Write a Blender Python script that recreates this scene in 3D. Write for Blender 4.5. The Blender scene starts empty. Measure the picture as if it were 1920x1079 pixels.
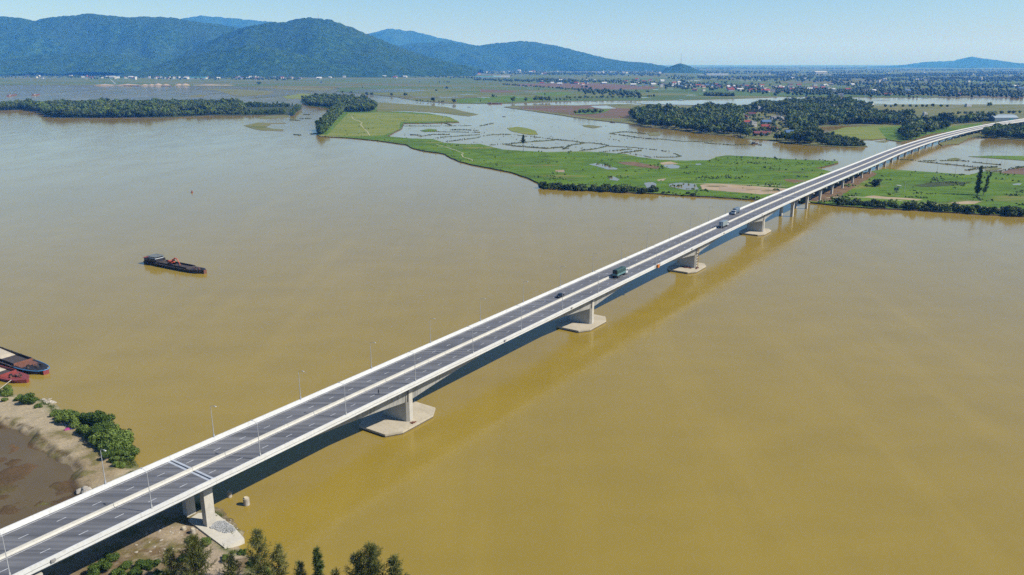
import bpy, bmesh, math, random
import numpy as np
from mathutils import Vector, Matrix, noise as mnoise
from mathutils.geometry import tessellate_polygon

R = math.radians
random.seed(7)
rng = np.random.default_rng(7)
scene = bpy.context.scene
COL = scene.collection

# ------------------------------------------------------------------ camera, sky, sun, exposure
CAM_H = 108.0          # drone height above the river
FPX = 1493.0           # focal length in pixels of the 1920 px wide photograph (28 mm)
YH = 118.0             # horizon row
PITCH = math.atan2(539.5 - YH, FPX)
cam = bpy.data.cameras.new('camera')
cam.sensor_width = 36.0
cam.lens = 36.0 * FPX / 1920.0
cam.clip_start = 1.0
cam.clip_end = 200000.0
cam_o = bpy.data.objects.new('camera', cam)
cam_o.location = (0, 0, CAM_H)
cam_o.rotation_euler = (math.pi / 2 - PITCH, 0, 0)
COL.objects.link(cam_o)
scene.camera = cam_o

SUN_EL = R(43.0)
SUN_DIR = Vector((10.28, -2.34, 0)).normalized() * math.cos(SUN_EL) + Vector((0, 0, math.sin(SUN_EL)))
world = bpy.data.worlds.new('World')
scene.world = world
world.use_nodes = True
wn = world.node_tree
sky = wn.nodes.new('ShaderNodeTexSky')
sky.sky_type = 'NISHITA'
sky.sun_disc = False
sky.sun_elevation = SUN_EL
sky.sun_rotation = math.atan2(SUN_DIR.x, SUN_DIR.y)
sky.air_density = 1.0
sky.dust_density = 0.5
sky.ozone_density = 9.0
wn.nodes['Background'].inputs['Strength'].default_value = 0.1
wn.links.new(sky.outputs[0], wn.nodes['Background'].inputs['Color'])

sl = bpy.data.lights.new('sun', 'SUN')
sl.energy = 4.8
sl.angle = R(0.53)
sl.color = (1.0, 0.965, 0.91)
sun = bpy.data.objects.new('sun', sl)
sun.rotation_euler = SUN_DIR.to_track_quat('Z', 'Y').to_euler()
COL.objects.link(sun)

scene.view_settings.view_transform = 'Standard'
scene.view_settings.look = 'None'
scene.view_settings.exposure = 0.45
scene.view_settings.gamma = 1.0
scene.view_settings.use_curve_mapping = False
scene.cycles.max_bounces = 6
scene.cycles.diffuse_bounces = 1
scene.cycles.glossy_bounces = 3
scene.cycles.transmission_bounces = 2
scene.cycles.volume_bounces = 2
scene.cycles.use_denoising = False
scene.cycles.use_adaptive_sampling = True
scene.cycles.adaptive_threshold = 0.012
HAZE_DENSITY = 0.000068

# ------------------------------------------------------------------ survey: pixel of the photograph -> point on the ground
_c, _s = math.cos(PITCH), math.sin(PITCH)
def ray(px, py):
    u, v = px - 960.0, py - 539.5
    return (u, FPX * _c - v * _s, -FPX * _s - v * _c)
def at(px, py, z=0.0):
    d = ray(px, py)
    k = (z - CAM_H) / d[2]
    return Vector((d[0] * k, d[1] * k, z))
def at_y(px, py, Y):
    d = ray(px, py)
    k = Y / d[1]
    return Vector((d[0] * k, Y, CAM_H + d[2] * k))
def proj(p):
    y, z = p[1], p[2] - CAM_H
    zc = y * _c - z * _s
    yc = -y * _s - z * _c
    return 960 + FPX * p[0] / zc, 539.5 + FPX * yc / zc

BANG = R(34.4)
BB = Vector((math.sin(BANG), math.cos(BANG), 0))
BN = Vector((math.cos(BANG), -math.sin(BANG), 0))
BO = at(750, 790, 0) + BN * -1.35
BROT = math.pi / 2 - BANG
ZK = [(-400, 13.9), (-150, 14.35), (-70, 14.4), (50, 14.6), (180, 14.95), (290, 15.3), (365, 15.2), (445, 14.4), (540, 13.1),
      (650, 11.4), (765, 9.9), (890, 8.7), (1050, 8.0), (1250, 7.8), (1500, 7.8), (3200, 7.8)]
def deck_z(s):
    i = 0
    while i < len(ZK) - 2 and s > ZK[i + 1][0]:
        i += 1
    (x0, y0), (x1, y1) = ZK[i], ZK[i + 1]
    def m(j):
        if j <= 0 or j >= len(ZK) - 1:
            return 0.0
        return (ZK[j + 1][1] - ZK[j - 1][1]) / (ZK[j + 1][0] - ZK[j - 1][0])
    h = x1 - x0
    t = min(max((s - x0) / h, 0), 1)
    m0, m1 = m(i) * h, m(i + 1) * h
    return (2*t**3 - 3*t*t + 1)*y0 + (t**3 - 2*t*t + t)*m0 + (-2*t**3 + 3*t*t)*y1 + (t**3 - t*t)*m1
def dev(s):
    return 1.5e-4 * max(0.0, s - 780.0) ** 2
def BR(s, t, z):
    """bridge chainage s, offset t to the right of the axis, height z -> world"""
    a = math.atan(3e-4 * max(0.0, s - 780.0))
    p = BO + BB * (s - t * math.sin(a)) + BN * (dev(s) + t * math.cos(a))
    return Vector((p.x, p.y, z))
def brot(s):
    return BROT - math.atan(3e-4 * max(0.0, s - 780.0))
def s_at(px, t, dz=0.0):
    lo, hi = -170.0, 2400.0
    for _ in range(50):
        mid = (lo + hi) / 2
        if proj(BR(mid, t, deck_z(mid) + dz))[0] < px:
            lo = mid
        else:
            hi = mid
    return (lo + hi) / 2

# ------------------------------------------------------------------ materials
def new_mat(name):
    m = bpy.data.materials.new(name)
    m.use_nodes = True
    nt = m.node_tree
    return m, nt, nt.nodes['Principled BSDF']
def ramp(nt, fac, stops):
    r = nt.nodes.new('ShaderNodeValToRGB')
    els = r.color_ramp.elements
    while len(els) < len(stops):
        els.new(0.5)
    for e, (p, c) in zip(els, stops):
        e.position = p
        e.color = (c[0], c[1], c[2], 1)
    nt.links.new(fac, r.inputs[0])
    return r.outputs[0]
def noise_tex(nt, scale, detail=4, rough=0.55, mapping=None, coord='Object', distortion=0.0):
    tc = nt.nodes.new('ShaderNodeTexCoord')
    n = nt.nodes.new('ShaderNodeTexNoise')
    n.inputs['Scale'].default_value = scale
    n.inputs['Detail'].default_value = detail
    n.inputs['Roughness'].default_value = rough
    n.inputs['Distortion'].default_value = distortion
    src = tc.outputs[coord]
    if mapping:
        mp = nt.nodes.new('ShaderNodeMapping')
        mp.inputs['Scale'].default_value = mapping.get('scale', (1, 1, 1))
        mp.inputs['Rotation'].default_value = mapping.get('rot', (0, 0, 0))
        mp.vector_type = 'TEXTURE' if mapping.get('tex') else 'POINT'
        nt.links.new(src, mp.inputs[0])
        src = mp.outputs[0]
    nt.links.new(src, n.inputs['Vector'])
    return n.outputs['Fac']
def mixc(nt, fac, a, b, mode='MIX'):
    m = nt.nodes.new('ShaderNodeMix')
    m.data_type = 'RGBA'
    m.blend_type = mode
    for i, v in ((0, fac), (6, a), (7, b)):
        if isinstance(v, (int, float)):
            m.inputs[i].default_value = v
        elif isinstance(v, tuple):
            m.inputs[i].default_value = (v[0], v[1], v[2], 1)
        else:
            nt.links.new(v, m.inputs[i])
    return m.outputs[2]
def bump(nt, bsdf, height, strength, dist):
    b = nt.nodes.new('ShaderNodeBump')
    b.inputs['Strength'].default_value = strength
    b.inputs['Distance'].default_value = dist
    nt.links.new(height, b.inputs['Height'])
    nt.links.new(b.outputs[0], bsdf.inputs['Normal'])
    return b
ALBEDO = 0.68     # common scale of the measured surface colours (they were read at exposure 0)
def base(nt, b, c):
    c = mixc(nt, 1.0, c, (ALBEDO, ALBEDO, ALBEDO), 'MULTIPLY')
    nt.links.new(c, b.inputs['Base Color'])
    return c
M = {}
def flat(name, col, rough=0.6, metal=0.0, var=0.18, scale=1.5, spec=0.4, bumpd=0.0, var2=None):
    m, nt, b = new_mat(name)
    f = noise_tex(nt, scale, 5, 0.6)
    lo = tuple(max(0, c * (1 - var)) for c in col)
    hi = tuple(min(1, c * (1 + var)) for c in col)
    c = ramp(nt, f, [(0.3, lo), (0.7, hi)])
    if var2:
        f2 = noise_tex(nt, scale * 6, 3, 0.7)
        c = mixc(nt, ramp(nt, f2, [(0.5, (0, 0, 0)), (0.75, (1, 1, 1))]), c, var2)
    base(nt, b, c)
    b.inputs['Roughness'].default_value = rough
    b.inputs['Metallic'].default_value = metal
    b.inputs['Specular IOR Level'].default_value = spec
    if bumpd:
        bump(nt, b, f, 0.6, bumpd)
    M[name] = m
    return m

# river: opaque silt-laden water, ripples at several sizes
def water_mat(name, c0, c1, rough, k=1.0):
    m, nt, b = new_mat(name)
    big = noise_tex(nt, 0.006, 4, 0.5, {'scale': (1, 0.45, 1), 'rot': (0, 0, R(25))})
    fine = noise_tex(nt, 0.06, 3, 0.55, {'scale': (0.6, 1, 1)})
    col = ramp(nt, big, [(0.32, c0), (0.68, c1)])
    dark = tuple(v * 0.86 for v in c0)
    col = mixc(nt, ramp(nt, fine, [(0.35, (0, 0, 0)), (0.8, (0.5, 0.5, 0.5))]), col, dark)
    st = noise_tex(nt, 1.0, 4, 0.6, {'scale': (0.05, 0.006, 1), 'rot': (0, 0, R(38))}, distortion=0.6)
    col = mixc(nt, ramp(nt, st, [(0.50, (0, 0, 0)), (0.70, (0.12, 0.12, 0.12))]), col, tuple(min(1, v * 1.35 + .02) for v in c1))
    base(nt, b, col)
    b.inputs['IOR'].default_value = 1.29
    b.inputs['Roughness'].default_value = rough
    rr = noise_tex(nt, 0.012, 4, 0.6, {'scale': (1, 0.35, 1), 'rot': (0, 0, R(-12))})
    mr = nt.nodes.new('ShaderNodeMapRange')
    mr.inputs['From Min'].default_value = 0.35
    mr.inputs['From Max'].default_value = 0.7
    mr.inputs['To Min'].default_value = rough * 0.7
    mr.inputs['To Max'].default_value = rough * 1.35
    nt.links.new(rr, mr.inputs[0])
    nt.links.new(mr.outputs[0], b.inputs['Roughness'])
    w1 = noise_tex(nt, 0.42, 5, 0.68, {'scale': (1, 1.7, 1), 'rot': (0, 0, R(20))}, distortion=0.5)
    w2 = noise_tex(nt, 0.03, 4, 0.6, {'scale': (1, 0.4, 1), 'rot': (0, 0, R(-25))}, distortion=0.8)
    gust = nt.nodes.new('ShaderNodeMapRange')
    gust.inputs['From Min'].default_value = 0.35; gust.inputs['From Max'].default_value = 0.65
    gust.inputs['To Min'].default_value = 0.35; gust.inputs['To Max'].default_value = 1.2
    nt.links.new(w2, gust.inputs[0])
    mul = nt.nodes.new('ShaderNodeMath'); mul.operation = 'MULTIPLY'
    nt.links.new(w1, mul.inputs[0]); nt.links.new(gust.outputs[0], mul.inputs[1])
    bump(nt, b, mul.outputs[0], 0.42 * k, 0.14)
    M[name] = m
    return m
water_mat('river_water', (0.335, 0.240, 0.040), (0.375, 0.268, 0.046), 0.10)
water_mat('flood_water', (0.26, 0.20, 0.085), (0.30, 0.225, 0.09), 0.10, 0.5)
water_mat('pond_water', (0.100, 0.066, 0.028), (0.185, 0.135, 0.056), 0.38, 0.5)

flat('parapet_concrete', (0.77, 0.77, 0.745), 0.65, var=0.07, scale=0.25, var2=(0.62, 0.61, 0.57))
flat('median_concrete', (0.66, 0.63, 0.55), 0.7, var=0.08, scale=0.3, var2=(0.52, 0.50, 0.45))
def girder_mat():
    m, nt, b = new_mat('girder_concrete')
    f = noise_tex(nt, 0.5, 5, 0.6)
    streak = noise_tex(nt, 1.0, 4, 0.65, {'scale': (0.9, 0.9, 0.05)})
    c = ramp(nt, f, [(0.3, (0.36, 0.355, 0.33)), (0.7, (0.46, 0.45, 0.41))])
    c = mixc(nt, ramp(nt, streak, [(0.48, (0, 0, 0)), (0.66, (0.75, 0.75, 0.75))]), c, (0.20, 0.20, 0.185))
    base(nt, b, c)
    b.inputs['Roughness'].default_value = 0.8
    M['girder_concrete'] = m
girder_mat()
flat('pier_concrete', (0.60, 0.565, 0.49), 0.8, var=0.12, scale=0.6, var2=(0.46, 0.42, 0.35))
flat('cap_concrete', (0.60, 0.53, 0.40), 0.85, var=0.12, scale=0.22, var2=(0.46, 0.39, 0.27))
flat('waterline_stain', (0.16, 0.13, 0.09), 0.8, var=0.3, scale=1.0)
def asphalt_mat():
    m, nt, b = new_mat('asphalt')
    st = noise_tex(nt, 1.0, 4, 0.55, {'scale': (0.012, 0.9, 1), 'rot': (0, 0, -BROT)})
    tc = nt.nodes.new('ShaderNodeTexCoord')
    f = noise_tex(nt, 0.06, 4, 0.6)
    c = ramp(nt, st, [(0.34, (0.098, 0.101, 0.110)), (0.66, (0.225, 0.226, 0.234))])
    c = mixc(nt, ramp(nt, f, [(0.42, (0, 0, 0)), (0.7, (0.6, 0.6, 0.6))]), c, (0.105, 0.109, 0.122))
    base(nt, b, c)
    b.inputs['Roughness'].default_value = 0.72
    M['asphalt'] = m
asphalt_mat()
flat('road_paint', (0.72, 0.73, 0.74), 0.6, var=0.3, scale=1.2)
flat('joint_steel', (0.055, 0.065, 0.085), 0.45, 0.3)
flat('joint_concrete', (0.46, 0.50, 0.55), 0.8)
flat('galvanised_steel', (0.55, 0.56, 0.57), 0.5, 0.15, var=0.1)
flat('lamp_glass', (0.72, 0.72, 0.68), 0.25)
flat('black_cable', (0.03, 0.03, 0.03), 0.6)
flat('box_grey', (0.30, 0.29, 0.28), 0.6)

def ground_mat(name, stops, scale, patches=(), rough=0.95, bumpd=0.0, stretch=None):
    m, nt, b = new_mat(name)
    f = noise_tex(nt, scale, 6, 0.62, stretch)
    c = ramp(nt, f, stops)
    for (psc, lo, hi, col, amt) in patches:
        p = noise_tex(nt, psc, 5, 0.65, stretch)
        c = mixc(nt, ramp(nt, p, [(lo, (0, 0, 0)), (hi, (amt, amt, amt))]), c, col)
    base(nt, b, c)
    b.inputs['Roughness'].default_value = rough
    b.inputs['Specular IOR Level'].default_value = 0.15
    if bumpd:
        bump(nt, b, f, 0.8, bumpd)
    M[name] = m
    return m
ST = {'scale': (0.4, 1, 1)}
ground_mat('meadow', [(0.3, (0.065, 0.140, 0.008)), (0.5, (0.110, 0.205, 0.012)), (0.7, (0.165, 0.250, 0.022))], 0.035,
           [(0.16, 0.55, 0.63, (0.045, 0.080, 0.012), 0.85), (0.05, 0.58, 0.68, (0.050, 0.085, 0.012), 0.75), (0.02, 0.56, 0.68, (0.30, 0.26, 0.08), 0.7), (0.012, 0.55, 0.65, (0.075, 0.125, 0.014), 0.6)], bumpd=0.5, stretch=ST)
ground_mat('pale_meadow', [(0.3, (0.16, 0.21, 0.030)), (0.5, (0.21, 0.25, 0.045)), (0.7, (0.27, 0.28, 0.065))], 0.03,
           [(0.09, 0.60, 0.70, (0.05, 0.08, 0.02), 0.8)], bumpd=0.4, stretch=ST)
ground_mat('marsh', [(0.3, (0.11, 0.14, 0.035)), (0.5, (0.18, 0.19, 0.055)), (0.7, (0.24, 0.22, 0.08))], 0.02,
           [(0.05, 0.55, 0.62, (0.26, 0.235, 0.19), 0.8)], stretch={'scale': (0.3, 1, 1)})
ground_mat('bund', [(0.35, (0.030, 0.045, 0.014)), (0.65, (0.085, 0.110, 0.032))], 0.12)
ground_mat('bank_soil', [(0.3, (0.05, 0.038, 0.022)), (0.7, (0.15, 0.10, 0.055))], 0.15, bumpd=0.4)
ground_mat('brown_field', [(0.3, (0.135, 0.085, 0.055)), (0.5, (0.19, 0.12, 0.08)), (0.7, (0.22, 0.15, 0.10))], 0.02,
           [(0.012, 0.56, 0.64, (0.13, 0.15, 0.055), 0.8)], stretch={'scale': (0.25, 1, 1)})
ground_mat('sand', [(0.3, (0.36, 0.26, 0.15)), (0.5, (0.46, 0.35, 0.22)), (0.7, (0.52, 0.42, 0.29))], 0.08,
           [(0.06, 0.56, 0.64, (0.13, 0.13, 0.045), 0.9)], bumpd=0.3, stretch=ST)
ground_mat('bare_sand', [(0.3, (0.36, 0.27, 0.18)), (0.7, (0.48, 0.38, 0.28))], 0.03, bumpd=0.5)
ground_mat('red_earth', [(0.3, (0.14, 0.085, 0.045)), (0.7, (0.27, 0.18, 0.10))], 0.1, bumpd=0.4)
ground_mat('path_dirt', [(0.3, (0.38, 0.36, 0.22)), (0.7, (0.52, 0.49, 0.32))], 0.3)

def plain_mat():
    m, nt, b = new_mat('plain_fields')
    tc = nt.nodes.new('ShaderNodeTexCoord')
    mp = nt.nodes.new('ShaderNodeMapping')
    mp.inputs['Scale'].default_value = (0.0022, 0.0075, 1)
    mp.inputs['Rotation'].default_value = (0, 0, R(9))
    nt.links.new(tc.outputs['Object'], mp.inputs[0])
    v = nt.nodes.new('ShaderNodeTexVoronoi')
    v.inputs['Scale'].default_value = 1.0
    v.inputs['Randomness'].default_value = 0.75
    nt.links.new(mp.outputs[0], v.inputs['Vector'])
    sep = nt.nodes.new('ShaderNodeSeparateColor')
    nt.links.new(v.outputs['Color'], sep.inputs[0])
    c = ramp(nt, sep.outputs[0], [(0.0, (0.085, 0.150, 0.038)), (0.35, (0.135, 0.185, 0.050)), (0.55, (0.185, 0.205, 0.068)),
                                  (0.75, (0.20, 0.155, 0.085)), (0.9, (0.105, 0.180, 0.045))])
    f = noise_tex(nt, 0.006, 5, 0.6, {'scale': (0.3, 1, 1)})
    c = mixc(nt, ramp(nt, f, [(0.45, (0, 0, 0)), (0.65, (0.7, 0.7, 0.7))]), c, (0.105, 0.140, 0.048))
    f2 = noise_tex(nt, 0.04, 4, 0.65, {'scale': (0.3, 1, 1)})
    c = mixc(nt, ramp(nt, f2, [(0.58, (0, 0, 0)), (0.72, (0.8, 0.8, 0.8))]), c, (0.035, 0.055, 0.02))
    base(nt, b, c)
    b.inputs['Roughness'].default_value = 0.95
    b.inputs['Specular IOR Level'].default_value = 0.1
    M['plain_fields'] = m
plain_mat()

def forest_mat():
    m, nt, b = new_mat('hill_forest')
    f = noise_tex(nt, 0.022, 5, 0.75)
    g = noise_tex(nt, 0.0022, 5, 0.6)
    c = ramp(nt, f, [(0.34, (0.008, 0.022, 0.004)), (0.5, (0.024, 0.062, 0.010)), (0.68, (0.070, 0.135, 0.024))])
    c = mixc(nt, ramp(nt, g, [(0.42, (0, 0, 0)), (0.66, (0.5, 0.5, 0.5))]), c, (0.045, 0.078, 0.022))
    base(nt, b, c)
    b.inputs['Roughness'].default_value = 0.95
    b.inputs['Specular IOR Level'].default_value = 0.05
    bump(nt, b, f, 1.0, 9.0)
    M['hill_forest'] = m
forest_mat()

def leaf_mat(name, cols, trans=0.25):
    m, nt, b = new_mat(name)
    oi = nt.nodes.new('ShaderNodeObjectInfo')
    geo = nt.nodes.new('ShaderNodeNewGeometry')
    f = noise_tex(nt, 0.6, 3, 0.7)
    add = nt.nodes.new('ShaderNodeMath'); add.operation = 'MULTIPLY_ADD'
    nt.links.new(oi.outputs['Random'], add.inputs[0]); add.inputs[1].default_value = 0.45
    nt.links.new(f, add.inputs[2])
    add2 = nt.nodes.new('ShaderNodeMath'); add2.operation = 'MULTIPLY_ADD'
    nt.links.new(geo.outputs['Random Per Island'], add2.inputs[0]); add2.inputs[1].default_value = 0.35
    nt.links.new(add.outputs[0], add2.inputs[2])
    c = ramp(nt, add2.outputs[0], [(0.45, cols[0]), (0.85, cols[1]), (1.2 if False else 1.0, cols[2])])
    c = base(nt, b, c)
    b.inputs['Roughness'].default_value = 0.6
    b.inputs['Specular IOR Level'].default_value = 0.2
    tr = nt.nodes.new('ShaderNodeBsdfTranslucent')
    nt.links.new(c, tr.inputs['Color'])
    mx = nt.nodes.new('ShaderNodeMixShader')
    mx.inputs[0].default_value = trans
    nt.links.new(b.outputs[0], mx.inputs[1])
    nt.links.new(tr.outputs[0], mx.inputs[2])
    nt.links.new(mx.outputs[0], nt.nodes['Material Output'].inputs['Surface'])
    M[name] = m
leaf_mat('dark_leaf', [(0.018, 0.035, 0.010), (0.042, 0.074, 0.018), (0.110, 0.150, 0.036)], 0.15)
leaf_mat('green_leaf', [(0.045, 0.085, 0.016), (0.105, 0.175, 0.028), (0.20, 0.28, 0.055)], 0.2)
leaf_mat('plantation_leaf', [(0.032, 0.078, 0.016), (0.068, 0.140, 0.026), (0.125, 0.200, 0.040)], 0.2)
leaf_mat('needle_leaf', [(0.075, 0.090, 0.022), (0.160, 0.180, 0.042), (0.30, 0.29, 0.09)], 0.3)
leaf_mat('grass_blade', [(0.055, 0.095, 0.018), (0.10, 0.16, 0.028), (0.19, 0.22, 0.06)], 0.3)
flat('bark', (0.11, 0.085, 0.06), 0.9, var=0.3, scale=3)

flat('hull_black', (0.022, 0.020, 0.022), 0.6, var=0.4, scale=0.8, var2=(0.07, 0.045, 0.035))
flat('hull_rust', (0.24, 0.095, 0.055), 0.75, var=0.35, scale=0.9, var2=(0.10, 0.06, 0.045))
flat('deck_red', (0.30, 0.055, 0.045), 0.65, var=0.3, scale=0.7, var2=(0.16, 0.06, 0.045))
flat('deck_dark', (0.075, 0.060, 0.055), 0.8, var=0.4, scale=0.8)
flat('cargo_sand', (0.54, 0.47, 0.36), 0.95, var=0.12, scale=0.9, bumpd=0.2)
flat('trim_blue', (0.07, 0.27, 0.52), 0.5)
flat('cabin_white', (0.62, 0.66, 0.70), 0.5, var=0.12)
flat('cabin_teal', (0.16, 0.30, 0.38), 0.5, var=0.2)
flat('cabin_glass', (0.015, 0.02, 0.028), 0.15, spec=0.6)
flat('tin_roof', (0.40, 0.47, 0.50), 0.5, 0.2, var=0.25, scale=0.8)
flat('roof_dull', (0.20, 0.23, 0.22), 0.6, 0.1, var=0.35, scale=0.7, var2=(0.16, 0.08, 0.06))
flat('excavator_orange', (0.62, 0.10, 0.03), 0.5, var=0.2)
flat('boat_red', (0.27, 0.055, 0.05), 0.6, var=0.25)
flat('boat_wood', (0.10, 0.06, 0.045), 0.8, var=0.3)
flat('rope', (0.55, 0.50, 0.40), 0.9)

flat('wall_white', (0.66, 0.65, 0.62), 0.85, var=0.1, scale=0.4)
flat('wall_cream', (0.55, 0.46, 0.32), 0.85, var=0.12, scale=0.4)
flat('wall_grey', (0.36, 0.36, 0.36), 0.85, var=0.15, scale=0.4)
flat('wall_yellow', (0.60, 0.46, 0.12), 0.8, var=0.12, scale=0.4)
flat('roof_red', (0.33, 0.055, 0.035), 0.8, var=0.25, scale=0.5)
flat('roof_maroon', (0.18, 0.045, 0.045), 0.8, var=0.25, scale=0.5)
flat('roof_blue', (0.08, 0.17, 0.33), 0.6, var=0.2, scale=0.5)
flat('roof_grey', (0.20, 0.20, 0.20), 0.8, var=0.25, scale=0.5)
flat('roof_teal', (0.10, 0.36, 0.34), 0.5, var=0.15, scale=0.4)
flat('roof_white', (0.70, 0.72, 0.72), 0.5, var=0.1, scale=0.4)
flat('opening_dark', (0.02, 0.022, 0.025), 0.3)

flat('truck_green', (0.035, 0.085, 0.075), 0.55, var=0.25, scale=1.2)
flat('truck_side', (0.17, 0.31, 0.31), 0.5, var=0.15)
flat('truck_white', (0.68, 0.70, 0.70), 0.35, var=0.06)
flat('box_steel', (0.42, 0.48, 0.46), 0.4, 0.2, var=0.12, scale=1.0)
flat('box_roof', (0.27, 0.34, 0.40), 0.45, 0.2, var=0.12)
flat('box_blue', (0.16, 0.22, 0.28), 0.5, var=0.15)
flat('car_black', (0.012, 0.014, 0.018), 0.2, spec=0.6)
flat('tyre', (0.02, 0.02, 0.02), 0.85)
flat('rim', (0.35, 0.35, 0.36), 0.4, 0.6)
flat('headlight', (0.75, 0.75, 0.72), 0.2)
flat('tail_lamp', (0.40, 0.02, 0.02), 0.3)
flat('safety_orange', (0.75, 0.24, 0.02), 0.5)
flat('safety_yellow', (0.75, 0.52, 0.06), 0.5)
flat('scaffold_rust', (0.20, 0.075, 0.045), 0.8, var=0.3)
flat('stone', (0.48, 0.43, 0.35), 0.9, var=0.25, scale=1.2, var2=(0.30, 0.27, 0.22))
flat('gravel', (0.46, 0.47, 0.47), 0.95, var=0.35, scale=3.0)
flat('apron_concrete', (0.70, 0.66, 0.56), 0.85, var=0.1, scale=0.4, var2=(0.58, 0.53, 0.42))
flat('cloth_dark', (0.025, 0.027, 0.035), 0.8)
flat('skin', (0.42, 0.26, 0.18), 0.6)
flat('cloth_magenta', (0.42, 0.06, 0.24), 0.8)
flat('cloth_blue', (0.10, 0.13, 0.45), 0.8)

# ------------------------------------------------------------------ mesh builder
class MB:
    def __init__(self):
        self.v, self.f, self.m = [], [], []
    def face(self, idx, mi=0):
        self.f.append(tuple(idx)); self.m.append(mi)
    def add(self, verts):
        i = len(self.v)
        self.v.extend([tuple(p) for p in verts])
        return i
    def quad(self, a, b, c, d, mi=0):
        i = self.add((a, b, c, d)); self.face((i, i+1, i+2, i+3), mi)
    def box(self, c, size, mi=0, rz=0.0, taper=1.0, ry=0.0):
        x, y, z = (s / 2 for s in size)
        pts = []
        for dz, k in ((-z, 1.0), (z, taper)):
            for dx, dy in ((-x, -y), (x, -y), (x, y), (-x, y)):
                pts.append(Vector((dx * k, dy * k, dz)))
        mt = Matrix.Translation(c) @ Matrix.Rotation(rz, 4, 'Z') @ Matrix.Rotation(ry, 4, 'Y')
        i = self.add([mt @ p for p in pts])
        for q in ((0, 3, 2, 1), (4, 5, 6, 7), (0, 1, 5, 4), (1, 2, 6, 5), (2, 3, 7, 6), (3, 0, 4, 7)):
            self.face([i + k for k in q], mi)
    def prism(self, poly, z0, z1, mi=0, top_scale=None, mi_top=None):
        n = len(poly)
        a = self.add([(p[0], p[1], z0) for p in poly])
        tp = top_scale or poly
        b = self.add([(p[0], p[1], z1) for p in tp])
        self.face([a + k for k in range(n)][::-1], mi)
        self.face([b + k for k in range(n)], mi if mi_top is None else mi_top)
        for k in range(n):
            j = (k + 1) % n
            self.face((a + k, a + j, b + j, b + k), mi)
    def tube(self, p0, p1, r0, r1=None, n=8, mi=0, caps=True):
        r1 = r0 if r1 is None else r1
        p0, p1 = Vector(p0), Vector(p1)
        d = (p1 - p0)
        if d.length < 1e-6:
            return
        q = d.to_track_quat('Z', 'Y')
        a = self.add([p0 + q @ Vector((math.cos(2*math.pi*k/n)*r0, math.sin(2*math.pi*k/n)*r0, 0)) for k in range(n)])
        b = self.add([p1 + q @ Vector((math.cos(2*math.pi*k/n)*r1, math.sin(2*math.pi*k/n)*r1, 0)) for k in range(n)])
        for k in range(n):
            j = (k + 1) % n
            self.face((a+k, a+j, b+j, b+k), mi)
        if caps:
            self.face([a + k for k in range(n)][::-1], mi)
            self.face([b + k for k in range(n)], mi)
    def loft(self, rings, mi=0, caps=True, closed=True):
        idx = [self.add(r) for r in rings]
        n = len(rings[0])
        for a, b in zip(idx, idx[1:]):
            for k in range(n if closed else n - 1):
                j = (k + 1) % n
                self.face((a+k, a+j, b+j, b+k), mi)
        if caps and closed:
            self.face([idx[0] + k for k in range(n)][::-1], mi)
            self.face([idx[-1] + k for k in range(n)], mi)
    def build(self, name, mats, parent=None, loc=None, rz=0.0, smooth=False):
        me = bpy.data.meshes.new(name)
        me.from_pydata(self.v, [], self.f)
        if not isinstance(mats, (list, tuple)):
            mats = [mats]
        for m in mats:
            me.materials.append(M[m] if isinstance(m, str) else m)
        if len(mats) > 1:
            me.polygons.foreach_set('material_index', self.m)
        if smooth:
            me.polygons.foreach_set('use_smooth', [True] * len(me.polygons))
        me.update()
        return link(name, me, parent, loc, rz)
def link(name, data, parent=None, loc=None, rz=0.0):
    o = bpy.data.objects.new(name, data)
    COL.objects.link(o)
    if parent is not None:
        o.parent = parent
    if loc is not None:
        o.location = loc
    o.rotation_euler = (0, 0, rz)
    return o
def np_mesh(name, verts, faces, mat, parent=None, smooth=False, cols=None):
    """verts (n,3), faces (m,k) numpy"""
    me = bpy.data.meshes.new(name)
    m, k = faces.shape
    me.vertices.add(len(verts))
    me.vertices.foreach_set('co', np.ascontiguousarray(verts, dtype=np.float32).ravel())
    me.loops.add(m * k)
    me.loops.foreach_set('vertex_index', np.ascontiguousarray(faces, dtype=np.int32).ravel())
    me.polygons.add(m)
    me.polygons.foreach_set('loop_start', np.arange(0, m * k, k, dtype=np.int32))
    me.polygons.foreach_set('loop_total', np.full(m, k, dtype=np.int32))
    if smooth:
        me.polygons.foreach_set('use_smooth', np.ones(m, dtype=bool))
    me.materials.append(M[mat] if isinstance(mat, str) else mat)
    me.update(calc_edges=True)
    if cols is not None:
        a = me.color_attributes.new('tint', 'FLOAT_COLOR', 'POINT')
        c4 = np.ones((len(verts), 4), dtype=np.float32)
        c4[:, :3] = cols
        a.data.foreach_set('color', c4.ravel())
    return link(name, me, parent)
def tag(o, label=None, cat=None, group=None, kind=None):
    if label: o['label'] = label
    if cat: o['category'] = cat
    if group: o['group'] = group
    if kind: o['kind'] = kind
    return o
def thing(name, label, cat, loc=(0, 0, 0), rz=0.0, group=None):
    o = link(name, None, None, loc, rz)
    return tag(o, label, cat, group)
def copy_tree(o, parent=None):
    c = o.copy()
    COL.objects.link(c)
    if parent is not None:
        c.parent = parent
    for ch in list(o.children):
        copy_tree(ch, c)
    return c
def vnoise(x, y, z=0.0):
    return mnoise.noise(Vector((x, y, z)))

# ------------------------------------------------------------------ the setting: water, plain, land
mb = MB()
W = 42000
xs = [-W, -3000, 0, 3000, W]
ys = [-4000, 0, 2000, 6000, W]
for i in range(4):
    for j in range(4):
        mb.quad((xs[i], ys[j], 0), (xs[i+1], ys[j], 0), (xs[i+1], ys[j+1], 0), (xs[i], ys[j+1], 0))
tag(mb.build('river_water', 'river_water'), 'wide silty ochre river flowing under the bridge', kind='structure')

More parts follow.
